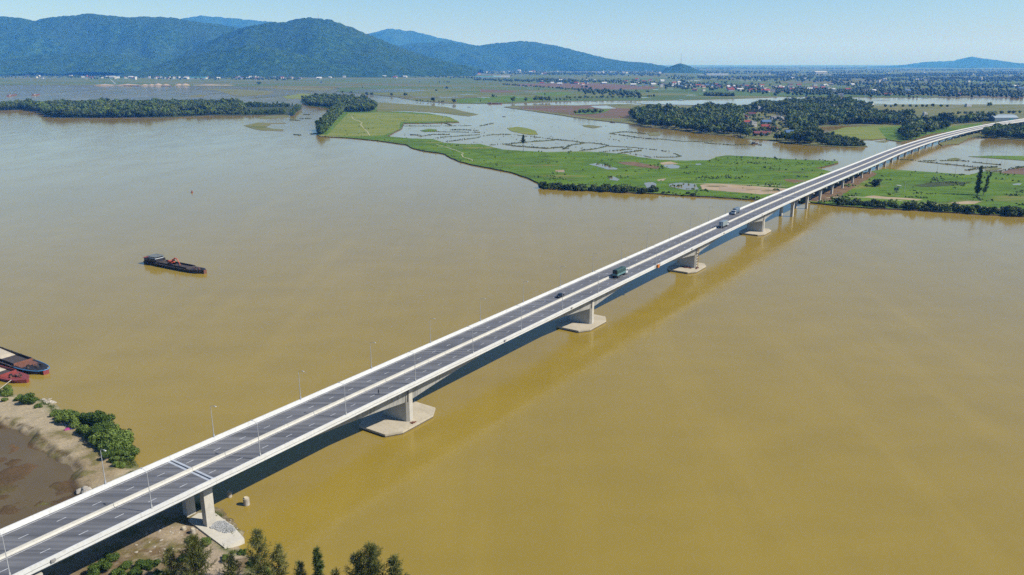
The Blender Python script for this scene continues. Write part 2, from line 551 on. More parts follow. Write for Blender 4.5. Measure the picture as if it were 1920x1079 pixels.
def densify(pts, step, jit, seed, closed=True):
    out = []
    n = len(pts)
    for i in range(n if closed else n - 1):
        a, b = pts[i], pts[(i + 1) % n]
        d = b - a
        L = d.length
        k = max(1, int(L / step))
        nrm = Vector((-d.y, d.x, 0)).normalized() if L > 0 else Vector((0, 0, 0))
        for j in range(k):
            p = a + d * (j / k)
            w = vnoise(p.x / (step * 3.1) + seed, p.y / (step * 3.1)) * 1.4 + vnoise(p.x / (step * 0.9), p.y / (step * 0.9) + seed) * 0.7
            out.append(p + nrm * (w * jit))
    if not closed:
        out.append(pts[-1])
    return out
def tri_fill(mbd, pts, mi=0):
    i0 = mbd.add(pts)
    for t in tessellate_polygon([pts]):
        a, b, c = (pts[k] for k in t)
        n = (b - a).cross(c - a)
        t = t if n.z > 0 else (t[0], t[2], t[1])
        mbd.face([i0 + k for k in t], mi)
    return i0
SEED = [0]
def land(name, px, mat, z=0.7, step=8.0, jit=1.5, skirt=1.0, kind='structure', label=None, parent=None, closed_px=True):
    SEED[0] += 1
    pts = [at(x, y, z) for x, y in px]
    pts = densify(pts, step, jit, SEED[0] * 3.7)
    pts = [Vector((p.x, p.y, z)) for p in pts]
    area = sum(a.x * b.y - b.x * a.y for a, b in zip(pts, pts[1:] + pts[:1]))
    if area < 0:
        pts.reverse()
    b = MB()
    i0 = tri_fill(b, pts, 0)
    n = len(pts)
    if skirt:
        low = []
        for k in range(n):
            d = (pts[(k+1) % n] - pts[k-1])
            nr = Vector((d.y, -d.x, 0)).normalized()
            low.append(pts[k] + nr * (skirt * (0.6 + 0.5 * random.random())) + Vector((0, 0, -z - 0.4)))
        j0 = b.add(low)
        for k in range(n):
            q = (k + 1) % n
            b.face((i0 + k, j0 + k, j0 + q, i0 + q), 1)
    o = b.build(name, [mat, 'bank_soil'], parent)
    if parent is None:
        tag(o, label, kind=kind)
    return o
def strip(name, px, mat, width, z, step=6.0, jit=0.4, parent=None, z0=None, wvar=0.4):
    """a low ridge or path along a line"""
    SEED[0] += 1
    pts = densify([at(x, y, z) for x, y in px], step, jit, SEED[0] * 2.3, closed=False)
    b = MB()
    L, Rr, C = [], [], []
    n = len(pts)
    for k, p in enumerate(pts):
        d = pts[min(k+1, n-1)] - pts[max(k-1, 0)]
        nr = Vector((-d.y, d.x, 0)).normalized()
        w = width * (1 + wvar * (random.random() * 2 - 1)) / 2
        if k in (0, n-1): w *= 0.3
        L.append(Vector((p.x, p.y, 0)) + nr * w); Rr.append(Vector((p.x, p.y, 0)) - nr * w); C.append(p)
    zz = -0.1 if z0 is None else z0
    l = b.add([(p.x, p.y, zz) for p in L]); c = b.add([(p.x, p.y, z) for p in C]); r = b.add([(p.x, p.y, zz) for p in Rr])
    for k in range(n - 1):
        b.face((l+k, c+k, c+k+1, l+k+1)); b.face((c+k, r+k, r+k+1, c+k+1))
    return b.build(name, mat, parent)
def zc(ox, oy, k, pts):
    return [(ox + x / k, oy + y / k) for x, y in pts]
ZA = lambda *p: zc(560, 130, 5.647, p)
ZB = lambda *p: zc(900, 130, 5.647, p)
ZC = lambda *p: zc(960, 260, 5.053, p)
ZD = lambda *p: zc(1300, 260, 5.053, p)
ZE = lambda *p: zc(1580, 200, 5.394, p)
ZF = lambda *p: zc(300, 80, 5.647, p)
ZG = lambda *p: zc(1160, 160, 6.0, p)
ZH = lambda *p: zc(1420, 160, 6.0, p)
ZI = lambda *p: zc(0, 80, 6.0, p)
ZJ = lambda *p: zc(1560, 320, 5.333, p)

# far plain that runs to the horizon
plain_px = [(-900, 157), (-300, 158.5), (0, 159.3), (100, 159.8), (173, 160), (320, 161.7), (435, 162.5), (560, 164), (631, 164.5), (640, 169), (631, 171.6), (666, 174.3),
            (737, 181.4), (781, 189.3), (836, 193.8), (900, 194.6), (942, 194.6), (1001, 192.9), (1088, 189.3), (1240, 188.6),
            (1300, 187.5), (1400, 184.5), (1480, 181.5), (1560, 182), (1640, 183), (2300, 184)]
pts = densify([at(x, y, 0.7) for x, y in plain_px], 30, 4, 5.0, closed=False)
pts = [Vector((p.x, p.y, 0.7)) for p in pts]
far = [Vector((41000, pts[-1].y, 0.7)), Vector((41000, 41000, 0.7)), Vector((-41000, 41000, 0.7)), Vector((-41000, pts[0].y, 0.7))]
mb = MB()
tri_fill(mb, pts + far)
low = mb.add([(p.x, p.y - 1.2, -0.4) for p in pts]); hi = mb.add(pts)
for k in range(len(pts) - 1):
    mb.face((low+k, low+k+1, hi+k+1, hi+k), 1)
tag(mb.build('plain', ['plain_fields', 'bank_soil']), 'flat green and brown plain of fields reaching to the horizon', kind='structure')

# the green peninsula that the bridge lands on
penin = ([(599, 255.7), (655, 258.4), (709, 263.7), (760, 270.8), (774, 277.9), (794, 282.6), (831, 287.6), (847, 296.5), (868, 304.4), (896, 310.6), (930, 317),
          (960, 323.3), (986, 332), (1009, 342), (1012, 350), (1079, 354), (1150, 359), (1217, 362), (1285, 366), (1340, 368.7), (1383, 371.8), (1427, 374.4),
          (1518, 379), (1560, 383.8), (1635, 389.4), (1729, 394), (1822, 399.7), (1920, 405), (2100, 417), (2300, 425), (2300, 330), (2000, 329)]
         + [(1920, 328), (1884, 324), (1858, 323), (1847, 321), (1817, 328), (1765, 324.2), (1710, 320.5), (1662, 316.8), (1630, 322), (1600, 327), (1565, 323), (1555, 321.4), (1540, 317), (1528, 315.4), (1547, 312), (1571, 305), (1571, 302.5),
            (1537, 301), (1478, 298.6), (1419, 294), (1363, 291.7), (1342, 294.6), (1332, 300.6), (1300, 301), (1286, 301.6), (1237, 299.6), (1197, 294.6), (1174, 289.3), (1134, 286.3),
            (1087, 284), (1027, 285.5), (978, 283), (942, 280.5), (900, 270), (875, 270.8), (833, 268), (811, 261), (772, 260), (725, 255.7), (742, 247), (753, 240.7), (757, 231),
            (800, 231), (861, 229), (843, 220), (804, 213), (755, 209.7), (705, 210), (655, 206), (640, 212), (618, 236)])
o = land('meadow', penin, 'meadow', z=1.1, step=5, jit=1.0, skirt=0.9, label='bright green meadow peninsula on the far river bank')
land('meadow', ZA((820, 355), (900, 355), (1200, 375), (1560, 400), (1720, 440), (1900, 480), (1800, 500), (1560, 470), (1400, 455), (1100, 440), (830, 455)), 'marsh', z=0.35, step=8, jit=2.5,
     label='yellowish marsh beside the dark wood on the peninsula')
MZ = 1.15
def patch(px, mat, z=MZ, step=5, jit=1.2, name='bare_patch', label=None):
    return land(name, px, mat, z=z, step=step, jit=jit, skirt=0, label=label)
patch(ZA((300, 700), (520, 470), (820, 460), (1110, 465), (1500, 490), (1700, 550), (1080, 560), (1060, 640), (900, 700), (560, 715)), 'pale_meadow', label='paler grass field between the tree row and the paddies')
patch(ZD((60, 440), (180, 425), (420, 440), (620, 455), (830, 470), (960, 480), (820, 520), (640, 530), (480, 515), (250, 500), (80, 480)), 'sand', label='bare sandy ground beside the bridge on the far bank')
patch(ZD((860, 385), (980, 390), (1060, 405), (960, 420), (880, 405)), 'red_earth', label='small brown bare patch left of the bridge')
patch(ZD((250, 450), (420, 470), (560, 490), (400, 505), (240, 490)), 'bare_sand', z=MZ + .05, label='orange sand scrape near the far shore')
patch(ZC((1000, 225), (1150, 220), (1400, 265), (1380, 290), (1230, 270), (1050, 245)), 'red_earth', label='scrubby brown patch beside a pool on the meadow')
patch(ZC((1400, 230), (1500, 218), (1580, 240), (1480, 250), (1420, 248)), 'sand', label='sandy rim of the right-hand meadow pool')
patch(ZC((410, 300), (500, 298), (500, 320), (420, 318)), 'bare_sand', label='pale bare spot in the meadow above the bank bushes')
patch(ZC((1370, 390), (1460, 378), (1440, 400), (1380, 402)), 'bare_sand', label='pale bare spot near the sandy ground')
patch(ZJ((330, 262), (420, 250), (560, 265), (760, 275), (920, 290), (860, 300), (700, 290), (420, 275)), 'sand', label='bare sandy strip on the right-hand meadow')
patch(ZJ((1180, 320), (1370, 305), (1490, 308), (1420, 335), (1260, 335)), 'sand', label='sandy spot near the right-hand bank bushes')
patch([(1495, 372), (1520, 362), (1545, 352), (1575, 342), (1604, 330), (1632, 322), (1644, 326), (1628, 336), (1604, 350), (1588, 360), (1570, 372), (1545, 379), (1512, 377)], 'red_earth', label='brown earth around the bridge piers on the far bank')
patch(ZE((1580, 672), (1690, 640), (1834, 620), (1990, 625), (1990, 690), (1834, 690)), 'brown_field', label='dull brown field at the right edge beyond the meadow')
patch(ZJ((830, 150), (960, 125), (1180, 105), (1400, 120), (1330, 145), (1050, 160), (900, 165)), 'bund', label='dark scrub patch on the right-hand meadow')
# pools on the meadow
def pool(px, label):
    land('pond', px, 'flood_water', z=MZ + 0.02, step=4, jit=0.7, skirt=0, label=label)
pool(ZC((725, 245), (800, 232), (860, 245), (1000, 283), (990, 295), (900, 292), (800, 262)), 'bright pool in the middle of the green meadow')
pool(ZC((1440, 250), (1520, 245), (1590, 262), (1580, 282), (1500, 285), (1445, 270)), 'small pool with a sandy rim on the meadow')
pool(ZC((910, 370), (960, 360), (1020, 385), (1000, 402), (930, 392)), 'small pool behind the bank bushes')
pool(ZC((1490, 430), (1600, 418), (1740, 430), (1760, 480), (1660, 490), (1560, 470), (1490, 455)), 'shallow pool on the sandy far bank')
pool(ZC((1250, 420), (1330, 412), (1370, 430), (1360, 470), (1280, 470)), 'grey puddle beside the last bank bushes')
pool(ZJ((1800, 135), (1860, 128), (1910, 132), (1880, 145), (1810, 145)), 'small pool at the right end of the meadow')
pool(ZD((20, 240), (70, 238), (75, 250), (25, 250)), 'tiny pool left on the far meadow')
# footpaths
strip('path', ZA((560, 495), (575, 525), (640, 550), (672, 566), (655, 585), (690, 625), (730, 665), (752, 702)), 'path_dirt', 1.7, MZ + .04, z0=MZ + .01, jit=.3)['kind'] = 'structure'
strip('path', ZA((1450, 792), (1560, 825), (1660, 858), (1720, 880), (1745, 890), (1725, 902), (1740, 930), (1830, 955), (1848, 975)), 'path_dirt', 1.4, MZ + .04, z0=MZ + .01, jit=.3)['kind'] = 'structure'
strip('path', ZJ((-60, 275), (120, 260), (330, 268), (560, 285), (760, 312), (930, 325), (1120, 345), (1450, 362), (1640, 377), (1800, 385), (2000, 398)), 'path_dirt', 2.6, MZ + .06, z0=MZ + .02, jit=.4)['kind'] = 'structure'
strip('path', ZD((0, 425), (300, 430), (600, 440), (900, 455)), 'path_dirt', 2.5, MZ + .06, z0=MZ + .02, jit=.4)['kind'] = 'structure'

# wooded island on the left, village land, spits and islets
isl = [(-260, 207), (0, 208), (42, 206.7), (72, 209), (78, 213), (98, 221), (123, 221.7), (173, 221.7), (250, 221), (320, 220.8), (399, 217), (459, 217), (530, 216), (541, 215.5), (548, 217.5),
       (566, 204), (556, 198.4), (459, 198.5), (400, 197), (300, 196), (150, 196), (0, 198), (-260, 199)]
land('island', isl, 'bund', z=0.7, step=9, jit=2, label='low wooded island across the river on the left')
spit = ZA((20, 340), (90, 385), (330, 415), (360, 440), (250, 600), (190, 690), (240, 712), (300, 700), (480, 470), (820, 462), (830, 400), (780, 340), (600, 290), (380, 265), (150, 275))
land('island', spit, 'meadow', z=0.72, step=8, jit=1, label='ground under the wood at the head of the peninsula')
vil = (ZB((250, 400), (430, 425), (640, 455), (850, 485), (1000, 510), (1240, 540), (1450, 560), (1700, 590)) +
       ZG((270, 470), (650, 500), (900, 540), (1200, 565), (1330, 560), (1400, 600), (1560, 605), (1800, 630), (1920, 650)) +
       ZH((380, 655), (560, 675), (880, 690), (1100, 697), (1235, 690), (1190, 660), (1080, 632), (920, 618), (880, 598), (740, 572), (700, 555), (650, 548), (640, 510), (700, 470), (900, 460)) +
       [(1575, 236), (1620, 236)] + [(1690, 238), (1700, 262), (1720, 258), (1790, 240), (1850, 232), (1990, 236), (2300, 240), (2300, 196), (1900, 196), (1700, 196), (1600, 194), (1523, 196), (1500, 200), (1430, 203), (1400, 200)] +
       ZB((1920, 385), (1760, 372), (1500, 370), (1330, 372), (1060, 382), (700, 380), (400, 385)))
land('village_ground', vil, 'marsh', z=0.75, step=10, jit=2, label='low land of the riverside village and its woods')
patch(ZB((400, 395), (700, 388), (1040, 388), (1180, 380), (1330, 378), (1440, 412), (1600, 418), (1620, 470), (1560, 520), (1240, 520), (1000, 490), (850, 470), (640, 440), (430, 415)), 'brown_field', z=.8, step=10, name='field', label='reddish brown ploughed field on the spit before the village')
patch(ZB((1000, 480), (1050, 420), (1200, 425), (1390, 425), (1320, 455), (1180, 478)), 'meadow', z=.85, name='field', label='small green plot within the brown field')
patch(ZB((1170, 390), (1340, 385), (1440, 415), (1300, 420), (1200, 405)), 'flood_water', z=.85, name='pond', label='flooded plot beside the brown field')
gf = ZH((780, 535), (860, 510), (1000, 472), (1300, 458), (1600, 452), (1700, 470), (1640, 520), (1600, 585), (1300, 612), (1100, 610), (950, 588), (800, 548))
land('field', gf, 'pale_meadow', z=.8, step=8, jit=1.5, label='green waterside field between the village and the bridge')
land('field', [(1645, 240), (1700, 236), (1780, 238), (1840, 231), (1845, 236), (1790, 246), (1740, 252), (1715, 262), (1690, 266), (1664, 262)], 'meadow', z=.82, step=8, jit=1.5, label='green ground left of the far end of the bridge')
land('bank', ZE((1010, 400), (1060, 385), (1180, 380), (1290, 315), (1500, 318), (1834, 340), (2000, 350), (2000, 200), (1834, 200), (1420, 200), (1200, 290), (1080, 330), (980, 370)), 'marsh', z=.8, step=8, jit=1.5, label='wooded bank right of the far end of the bridge')
islets = [
    ('pale_meadow', ZB((290, 625), (400, 610), (500, 625), (590, 655), (612, 690), (540, 695), (440, 680), (330, 655)), 'rounded bright green islet in the flooded lagoon'),
    ('meadow', ZA((1290, 650), (1380, 630), (1460, 640), (1460, 660), (1330, 665)), 'small flat green islet among the flooded paddies'),
    ('marsh', ZF((410, 495), (600, 490), (1000, 505), (1210, 520), (1150, 550), (900, 570), (780, 560), (600, 510)), 'long grassy bar across the far channel'),
    ('pale_meadow', ZF((1290, 575), (1500, 540), (1680, 548), (1620, 575), (1520, 598), (1340, 595)), 'grassy bar left of the dark wood'),
    ('marsh', ZF((280, 575), (430, 548), (500, 560), (400, 578)), 'faint grassy bar behind the wooded island'),
    ('marsh', ZF((780, 468), (1870, 480), (1800, 505), (1650, 512), (1300, 495), (1100, 480)), 'thin grassy strip along the far shore'),
    ('marsh', ZF((885, 878), (1040, 848), (1150, 850), (1330, 850), (1330, 858), (1180, 862), (1120, 895), (1180, 912), (1300, 920), (1300, 938), (1230, 935), (1060, 930), (960, 905)), 'sickle shaped grassy islet off the wooded island'),
    ('marsh', ZF((1030, 795), (1150, 775), (1350, 772), (1380, 790), (1250, 800), (1080, 810)), 'muddy grass fringe below the plantation rows'),
    ('marsh', ZB((1080, 595), (1160, 590), (1290, 608), (1200, 625), (1110, 610)), 'small drowned grass patch in the lagoon'),
    ('marsh', ZB((1770, 680), (1850, 665), (1930, 675), (1900, 700), (1800, 705)), 'yellow grass patch before the village wood'),
    ('meadow', ZE((1280, 505), (1500, 498), (1834, 500), (2100, 505), (2100, 560), (1834, 545), (1600, 530), (1400, 515)), 'green strip at the right edge beyond the flooded plots'),
    ('marsh', ZE((1060, 530), (1140, 518), (1200, 530), (1150, 545), (1080, 545)), 'small drowned grass patch right of the bridge'),
    ('marsh', ZE((330, 355), (430, 340), (480, 345), (420, 362)), 'narrow grass islet left of the bridge'),
    ('marsh', ZE((1440, 640), (1540, 622), (1610, 620), (1560, 640), (1470, 650)), 'grass hummock beside the tall pines'),
    ('meadow', ZE((500, 320), (640, 330), (700, 345), (600, 352), (520, 340)), 'grassy bank under the bushes beside the bridge'),
]
for mat, px, lab in islets:
    land('islet', px, mat, z=0.3, step=5, jit=1.2, skirt=1.5, label=lab)
bunds = [ZC((420, 10), (560, 20), (680, 38), (760, 40), (840, 50), (915, 62)), ZC((915, 70), (1130, 80), (1240, 92), (1360, 105), (1460, 120), (1540, 138), (1600, 165), (1540, 172), (1320, 175), (1200, 155), (1120, 142)),
         ZC((0, 68), (180, 82), (330, 92), (460, 80), (530, 95)), ZC((640, 112), (780, 98), (915, 65)), ZC((820, 132), (960, 115), (1130, 97)), ZC((1000, 140), (1120, 125), (1230, 110)),
         ZC((0, 45), (120, 35), (230, 22), (390, 15)), ZC((480, 100), (560, 60), (690, 42)), ZB((0, 710), (150, 690), (330, 690)), ZB((0, 600), (150, 570)), ZB((100, 800), (300, 790), (480, 770), (790, 750)),
         ZB((280, 800), (500, 820), (720, 835), (860, 825)), ZB((340, 690), (500, 710), (640, 720), (740, 735), (860, 750)), ZA((1110, 600), (1500, 600), (1830, 595)), ZA((1540, 570), (1610, 592)),
         ZA((1270, 712), (1420, 690), (1600, 690)), ZA((1440, 730), (1560, 715), (1920, 690)), ZA((1540, 770), (1920, 720)), ZA((1180, 693), (1260, 698)), ZA((1600, 640), (1760, 640), (1900, 650)), ZA((1400, 660), (1620, 662), (1920, 668)),
         ZG((0, 555), (200, 585), (480, 605), (720, 630), (940, 632), (1060, 625)), ZG((0, 525), (110, 525), (300, 545)), ZG((960, 645), (1100, 660), (1300, 672), (1500, 668), (1600, 672)),
         ZB((1380, 680), (1560, 705), (1750, 735), (1920, 742)), ZB((1380, 675), (1560, 660), (1700, 678)), ZB((1060, 340), (1300, 345), (1600, 350), (1900, 345)),
         ZE((580, 535), (760, 545), (1040, 545), (1200, 545), (1420, 570), (1600, 588)), ZE((760, 550), (1000, 575), (1200, 595), (1360, 612), (1560, 605)), ZE((1250, 645), (1350, 630), (1560, 610)), ZE((1430, 665), (1600, 650), (1834, 600)), ZE((1580, 672), (1700, 640), (1850, 605)),
         ZF((1420, 975), (1490, 980)), ZF((1370, 820), (1480, 825)), ZF((1520, 762), (1590, 765)), ZF((1480, 808), (1590, 805)), ZF((510, 545), (590, 540)), ZF((970, 588), (1220, 575)), ZF((1600, 970), (1680, 960))]
bm_all = None
for k, px in enumerate(bunds):
    # the flood breaks each bund into pieces
    segs = []
    for (xa, ya), (xb, yb) in zip(px, px[1:]):
        nn = max(1, int(abs(xb - xa) / 9))
        for q in range(nn):
            segs.append(((xa + (xb - xa) * q / nn, ya + (yb - ya) * q / nn), (xa + (xb - xa) * (q + 1) / nn, ya + (yb - ya) * (q + 1) / nn)))
    run = []
    for sg in segs + [None]:
        if sg is not None and random.random() > .2:
            run = (run or [sg[0]]) + [sg[1]]
            if len(run) < 9: continue
        if len(run) > 1:
            o = strip('paddy_bund', run, 'bund', random.uniform(1.3, 3.4) if px[0][1] > 200 else 4.0, 0.5, step=3, jit=1.3, wvar=0.85)
            o['kind'] = 'structure'
        run = []

# ------------------------------------------------------------------ near left bank (height field)
def sdist(P, poly):
    """signed distance, positive inside; P (n,2)"""
    poly = np.array(poly); a = poly; b = np.roll(poly, -1, 0)
    best = np.full(len(P), 1e9); inside = np.zeros(len(P), bool)
    for (ax, ay), (bx, by) in zip(a, b):
        dx, dy = bx - ax, by - ay
        t = np.clip(((P[:, 0] - ax) * dx + (P[:, 1] - ay) * dy) / (dx * dx + dy * dy + 1e-9), 0, 1)
        best = np.minimum(best, np.hypot(P[:, 0] - ax - t * dx, P[:, 1] - ay - t * dy))
        c = ((ay > P[:, 1]) != (by > P[:, 1])) & (P[:, 0] < (bx - ax) * (P[:, 1] - ay) / (by - ay + 1e-12) + ax)
        inside ^= c
    return np.where(inside, best, -best)
def fbm(X, Y, scale, seed, octv=4):
    out = np.zeros_like(X); amp = 1.0; tot = 0.0
    r = np.random.default_rng(seed)
    for o in range(octv):
        n = 64
        g = r.random((n, n))
        x = (X / scale * 2 ** o) % n; y = (Y / scale * 2 ** o) % n
        xi = x.astype(int); yi = y.astype(int); fx = x - xi; fy = y - yi
        fx = fx * fx * (3 - 2 * fx); fy = fy * fy * (3 - 2 * fy)
        x1 = (xi + 1) % n; y1 = (yi + 1) % n
        v = (g[xi, yi] * (1-fx) * (1-fy) + g[x1, yi] * fx * (1-fy) + g[xi, y1] * (1-fx) * fy + g[x1, y1] * fx * fy)
        out += amp * v; tot += amp; amp *= 0.5
    return out / tot
shore_px = [(-700, 640), (-150, 700), (-20, 722), (20, 737), (60, 747), (95, 750), (125, 770), (165, 775), (205, 790), (232, 822), (248, 862), (262, 892), (300, 915), (345, 930), (392, 945), (412, 957), (440, 985), (458, 1008),
            (446, 1018), (470, 1040), (500, 1058), (540, 1080), (640, 1096), (760, 1116), (900, 1160), (1100, 1320), (400, 1500), (-700, 1500)]
shore = [tuple(at(x, y, 0.3)[:2]) for x, y in shore_px]
pond_px = [(-300, 800), (-60, 790), (0, 797), (30, 808), (62, 826), (88, 852), (118, 876), (138, 902), (150, 930), (130, 960), (60, 985), (0, 1010), (-150, 1060), (-300, 1060)]
pond = [tuple(at(x, y, 0.5)[:2]) for x, y in pond_px]
STEP = 0.7
gx = np.arange(-215, 12, STEP); gy = np.arange(72, 292, STEP)
GX, GY = np.meshgrid(gx, gy, indexing='ij')
P2 = np.stack([GX.ravel(), GY.ravel()], 1)
P2w = P2 + np.stack([(fbm(P2[:, 0], P2[:, 1], 6.0, 11) - .5) * 3.0, (fbm(P2[:, 0], P2[:, 1], 6.0, 12) - .5) * 3.0], 1)
sd = sdist(P2w, shore); pd = sdist(P2w, pond)
hz = np.clip(sd * 0.28, -1.6, 1.5) + np.clip((sd - 5) * 0.03, 0, 0.8)
n1 = fbm(P2[:, 0], P2[:, 1], 3.2, 21, 5); n2 = fbm(P2[:, 0], P2[:, 1], 14.0, 22, 5); n3 = fbm(P2[:, 0], P2[:, 1], 1.3, 23, 3)
hz += np.where(sd > 0, (n1 - .5) * 0.55 + (n3 - .5) * 0.22, 0)
n4 = fbm(P2[:, 0], P2[:, 1], 9.0, 41, 5)
py_ = np.array([proj((x, y, .4))[1] for x, y in P2])
marshy = np.clip((py_ - 905) / 45, 0, 1)
hz = np.where(pd > -3, np.minimum(hz, 0.5 - np.clip(pd, -3, 1.6) * 0.42 + (n3 - .5) * .15 + np.clip((n4 - .47 + marshy * .10) * 3.6, -.5, .75)), hz)
# flat shelf for the apron at the pier
cen = BR(-70.6, 4.5, 0)
dap = np.hypot(P2[:, 0] - cen.x, P2[:, 1] - cen.y)
hz = np.where((sd > 0) & (dap < 12), hz * np.clip((dap - 6) / 6, 0, 1) + 0.9 * np.clip(1 - (dap - 6) / 6, 0, 1), hz)
n2c = n2[:, None]
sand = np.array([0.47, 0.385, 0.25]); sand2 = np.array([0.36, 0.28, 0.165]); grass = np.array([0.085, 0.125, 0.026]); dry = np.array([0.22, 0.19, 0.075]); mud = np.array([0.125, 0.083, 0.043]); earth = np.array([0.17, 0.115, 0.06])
def lerp(a, b, t):
    t = np.clip(t, 0, 1)[:, None]
    return a * (1 - t) + b * t
col = lerp(np.broadcast_to(sand, (len(P2), 3)), sand2, (n2 - .38) * 5)
col = lerp(col, dry, (n1 - .50) * 8 * np.clip((n2 - .35) * 6, 0, 1))
axis_offset = P2[:, 0] * BN.x + P2[:, 1] * BN.y - (BO.x * BN.x + BO.y * BN.y)     # offset from bridge axis
near = np.clip((axis_offset + 6) / 8, 0, 1)
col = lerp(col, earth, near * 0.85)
col = lerp(col, grass, near * np.clip((n2 - .43) * 8, 0, 1) * np.clip((axis_offset - 11) / 6, 0, 1))
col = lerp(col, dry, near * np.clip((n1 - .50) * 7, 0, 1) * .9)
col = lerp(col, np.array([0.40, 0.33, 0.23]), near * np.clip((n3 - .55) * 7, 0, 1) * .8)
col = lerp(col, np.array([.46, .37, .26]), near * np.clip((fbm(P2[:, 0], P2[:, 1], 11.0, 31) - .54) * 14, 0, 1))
edge = np.clip(1 - np.abs(sd - 2.4) / 3.5, 0, 1)
col = lerp(col, grass, edge * np.clip((n1 - .36) * 6, 0, 1))
col = lerp(col, mud, np.clip((pd + 1.2) / 1.5, 0, 1))
col = lerp(col, dry * .75, np.clip(1 - np.abs(pd + 0.3) / 1.8, 0, 1) * np.clip((n1 - .5) * 8, 0, 1))
col = lerp(col, np.array([0.16, 0.155, 0.05]), np.clip(pd / 1.0, 0, 1) * marshy * np.clip((n1 - .44) * 7, 0, 1))
col = lerp(col, np.array([0.19, 0.115, 0.055]), np.clip(pd / 1.0, 0, 1) * np.clip((n2 - .52) * 8, 0, 1) * .8)
col = lerp(col, earth * .7, np.clip(1 - np.abs(pd + 2.2) / 0.9, 0, 1) * np.clip((n3 - .35) * 5, 0, 1))
col = lerp(col, mud * 1.3, np.clip((0.15 - sd) / 1.0, 0, 1))
nx, ny = GX.shape
idx = np.arange(nx * ny).reshape(nx, ny)
Fq = np.stack([idx[:-1, :-1], idx[1:, :-1], idx[1:, 1:], idx[:-1, 1:]], -1).reshape(-1, 4)
keep = (sd.reshape(nx, ny)[:-1, :-1] > -6).ravel()
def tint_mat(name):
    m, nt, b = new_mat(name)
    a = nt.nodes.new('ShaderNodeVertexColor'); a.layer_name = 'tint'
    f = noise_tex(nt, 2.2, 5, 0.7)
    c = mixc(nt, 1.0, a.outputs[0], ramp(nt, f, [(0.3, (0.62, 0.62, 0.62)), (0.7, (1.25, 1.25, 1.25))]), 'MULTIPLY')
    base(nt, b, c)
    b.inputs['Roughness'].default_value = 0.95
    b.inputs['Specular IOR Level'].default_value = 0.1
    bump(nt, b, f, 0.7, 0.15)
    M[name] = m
tint_mat('bank_ground')
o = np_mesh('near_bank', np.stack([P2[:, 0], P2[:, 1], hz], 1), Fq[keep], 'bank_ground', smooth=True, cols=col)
tag(o, 'sandy near bank with a muddy pond beside the bridge', kind='structure')
HZ = hz.reshape(nx, ny)
def bank_z(x, y):
    i = min(max(int(round((x - gx[0]) / STEP)), 0), nx - 1); j = min(max(int(round((y - gy[0]) / STEP)), 0), ny - 1)
    return float(HZ[i, j])
def on_bank(px, py):
    z = 1.0
    for _ in range(5):
        p = at(px, py, z)
        z = bank_z(p.x, p.y)
    return Vector((p.x, p.y, z))
mb = MB()
pc = Vector((sum(x for x, y in pond) / len(pond), sum(y for x, y in pond) / len(pond), 0.34))
pp = [(Vector((x, y, 0.34)) - pc) * (1 + 5.0 / (Vector((x, y, 0.34)) - pc).length) + pc for x, y in pond]
tri_fill(mb, pp)
tag(mb.build('pond', 'pond_water'), 'muddy brown pond behind the sandy near bank', kind='structure')

# ------------------------------------------------------------------ hills
def hill(name, label, sil, D, front, back, base_z=0.0, cell=22.0, rough=1.0, seed=1, power=1.25):
    """ridge line sil (pixels) standing at distance D; slopes run front and back from it"""
    xs_ = [p[0] for p in sil]; ys_ = [p[1] for p in sil]
    w0, w1 = at_y(xs_[0], 100, D).x, at_y(xs_[-1], 100, D).x
    nx_ = int((w1 - w0) / cell) + 1
    X = np.linspace(w0, w1, nx_)
    pxs = 960 + X / (D / math.cos(PITCH)) * FPX * 1.0
    # exact: px for a point near the horizon at distance D
    pxs = np.array([proj((x, D, CAM_H))[0] for x in X])
    ridge = np.array([at_y(px, np.interp(px, xs_, ys_), D).z for px in pxs])
    ny_ = int((front + back) / cell) + 1
    V = np.linspace(-front, back, ny_)
    XX, VV = np.meshgrid(X, V, indexing='ij')
    YY = D + VV
    spur = fbm(XX + VV * .25, VV * 0.35, 900.0, seed, 4) - .5
    spur2 = fbm(XX, VV, 420.0, seed + 5, 4) - .5
    d = np.where(VV < 0, -VV / front, VV / back)
    d = np.clip(d + (spur * 0.95 + spur2 * .4) * np.sin(np.clip(d, 0, 1) * math.pi * .74), 0, 1.2)
    prof = np.clip(1 - d, 0, 1) ** power
    prof = prof * (1 + 0.0 * d)
    Hh = (ridge[:, None] - base_z) * prof + base_z
    r = np.random.default_rng(seed)
    can = (r.random(Hh.shape) - .5) * 13.0 * rough + (fbm(XX, VV, 170.0, seed + 9, 4) - .5) * 26 * rough
    Hh = np.where(Hh > base_z + 6, Hh + can * np.clip((Hh - base_z) / 60, .2, 1), Hh - 4)
    jx = (r.random(Hh.shape) - .5) * cell * .6; jy = (r.random(Hh.shape) - .5) * cell * .6
    Vt = np.stack([XX + jx, YY + jy, Hh], -1).reshape(-1, 3)
    id_ = np.arange(nx_ * ny_).reshape(nx_, ny_)
    F = np.stack([id_[:-1, :-1], id_[1:, :-1], id_[1:, 1:], id_[:-1, 1:]], -1).reshape(-1, 4)
    tag(np_mesh(name, Vt, F, 'hill_forest'), label, kind='structure')
hill('hill', 'long forested ridge at the far left', [(-420, 60), (-300, 42), (-150, 34), (0, 28), (30, 31), (75, 37), (120, 29), (180, 25), (215, 29), (260, 32), (330, 32), (380, 40), (440, 50), (520, 66), (600, 84), (680, 108)], 9300, 1500, 1500, seed=3, cell=26)
hill('hill', 'forested hill with a mast on its rounded top', [(300, 128), (360, 92), (420, 66), (470, 51), (520, 42), (560, 36), (585, 33), (620, 37), (660, 50), (700, 68), (740, 84), (790, 102), (850, 118), (900, 130)], 7900, 1350, 1300, seed=8)
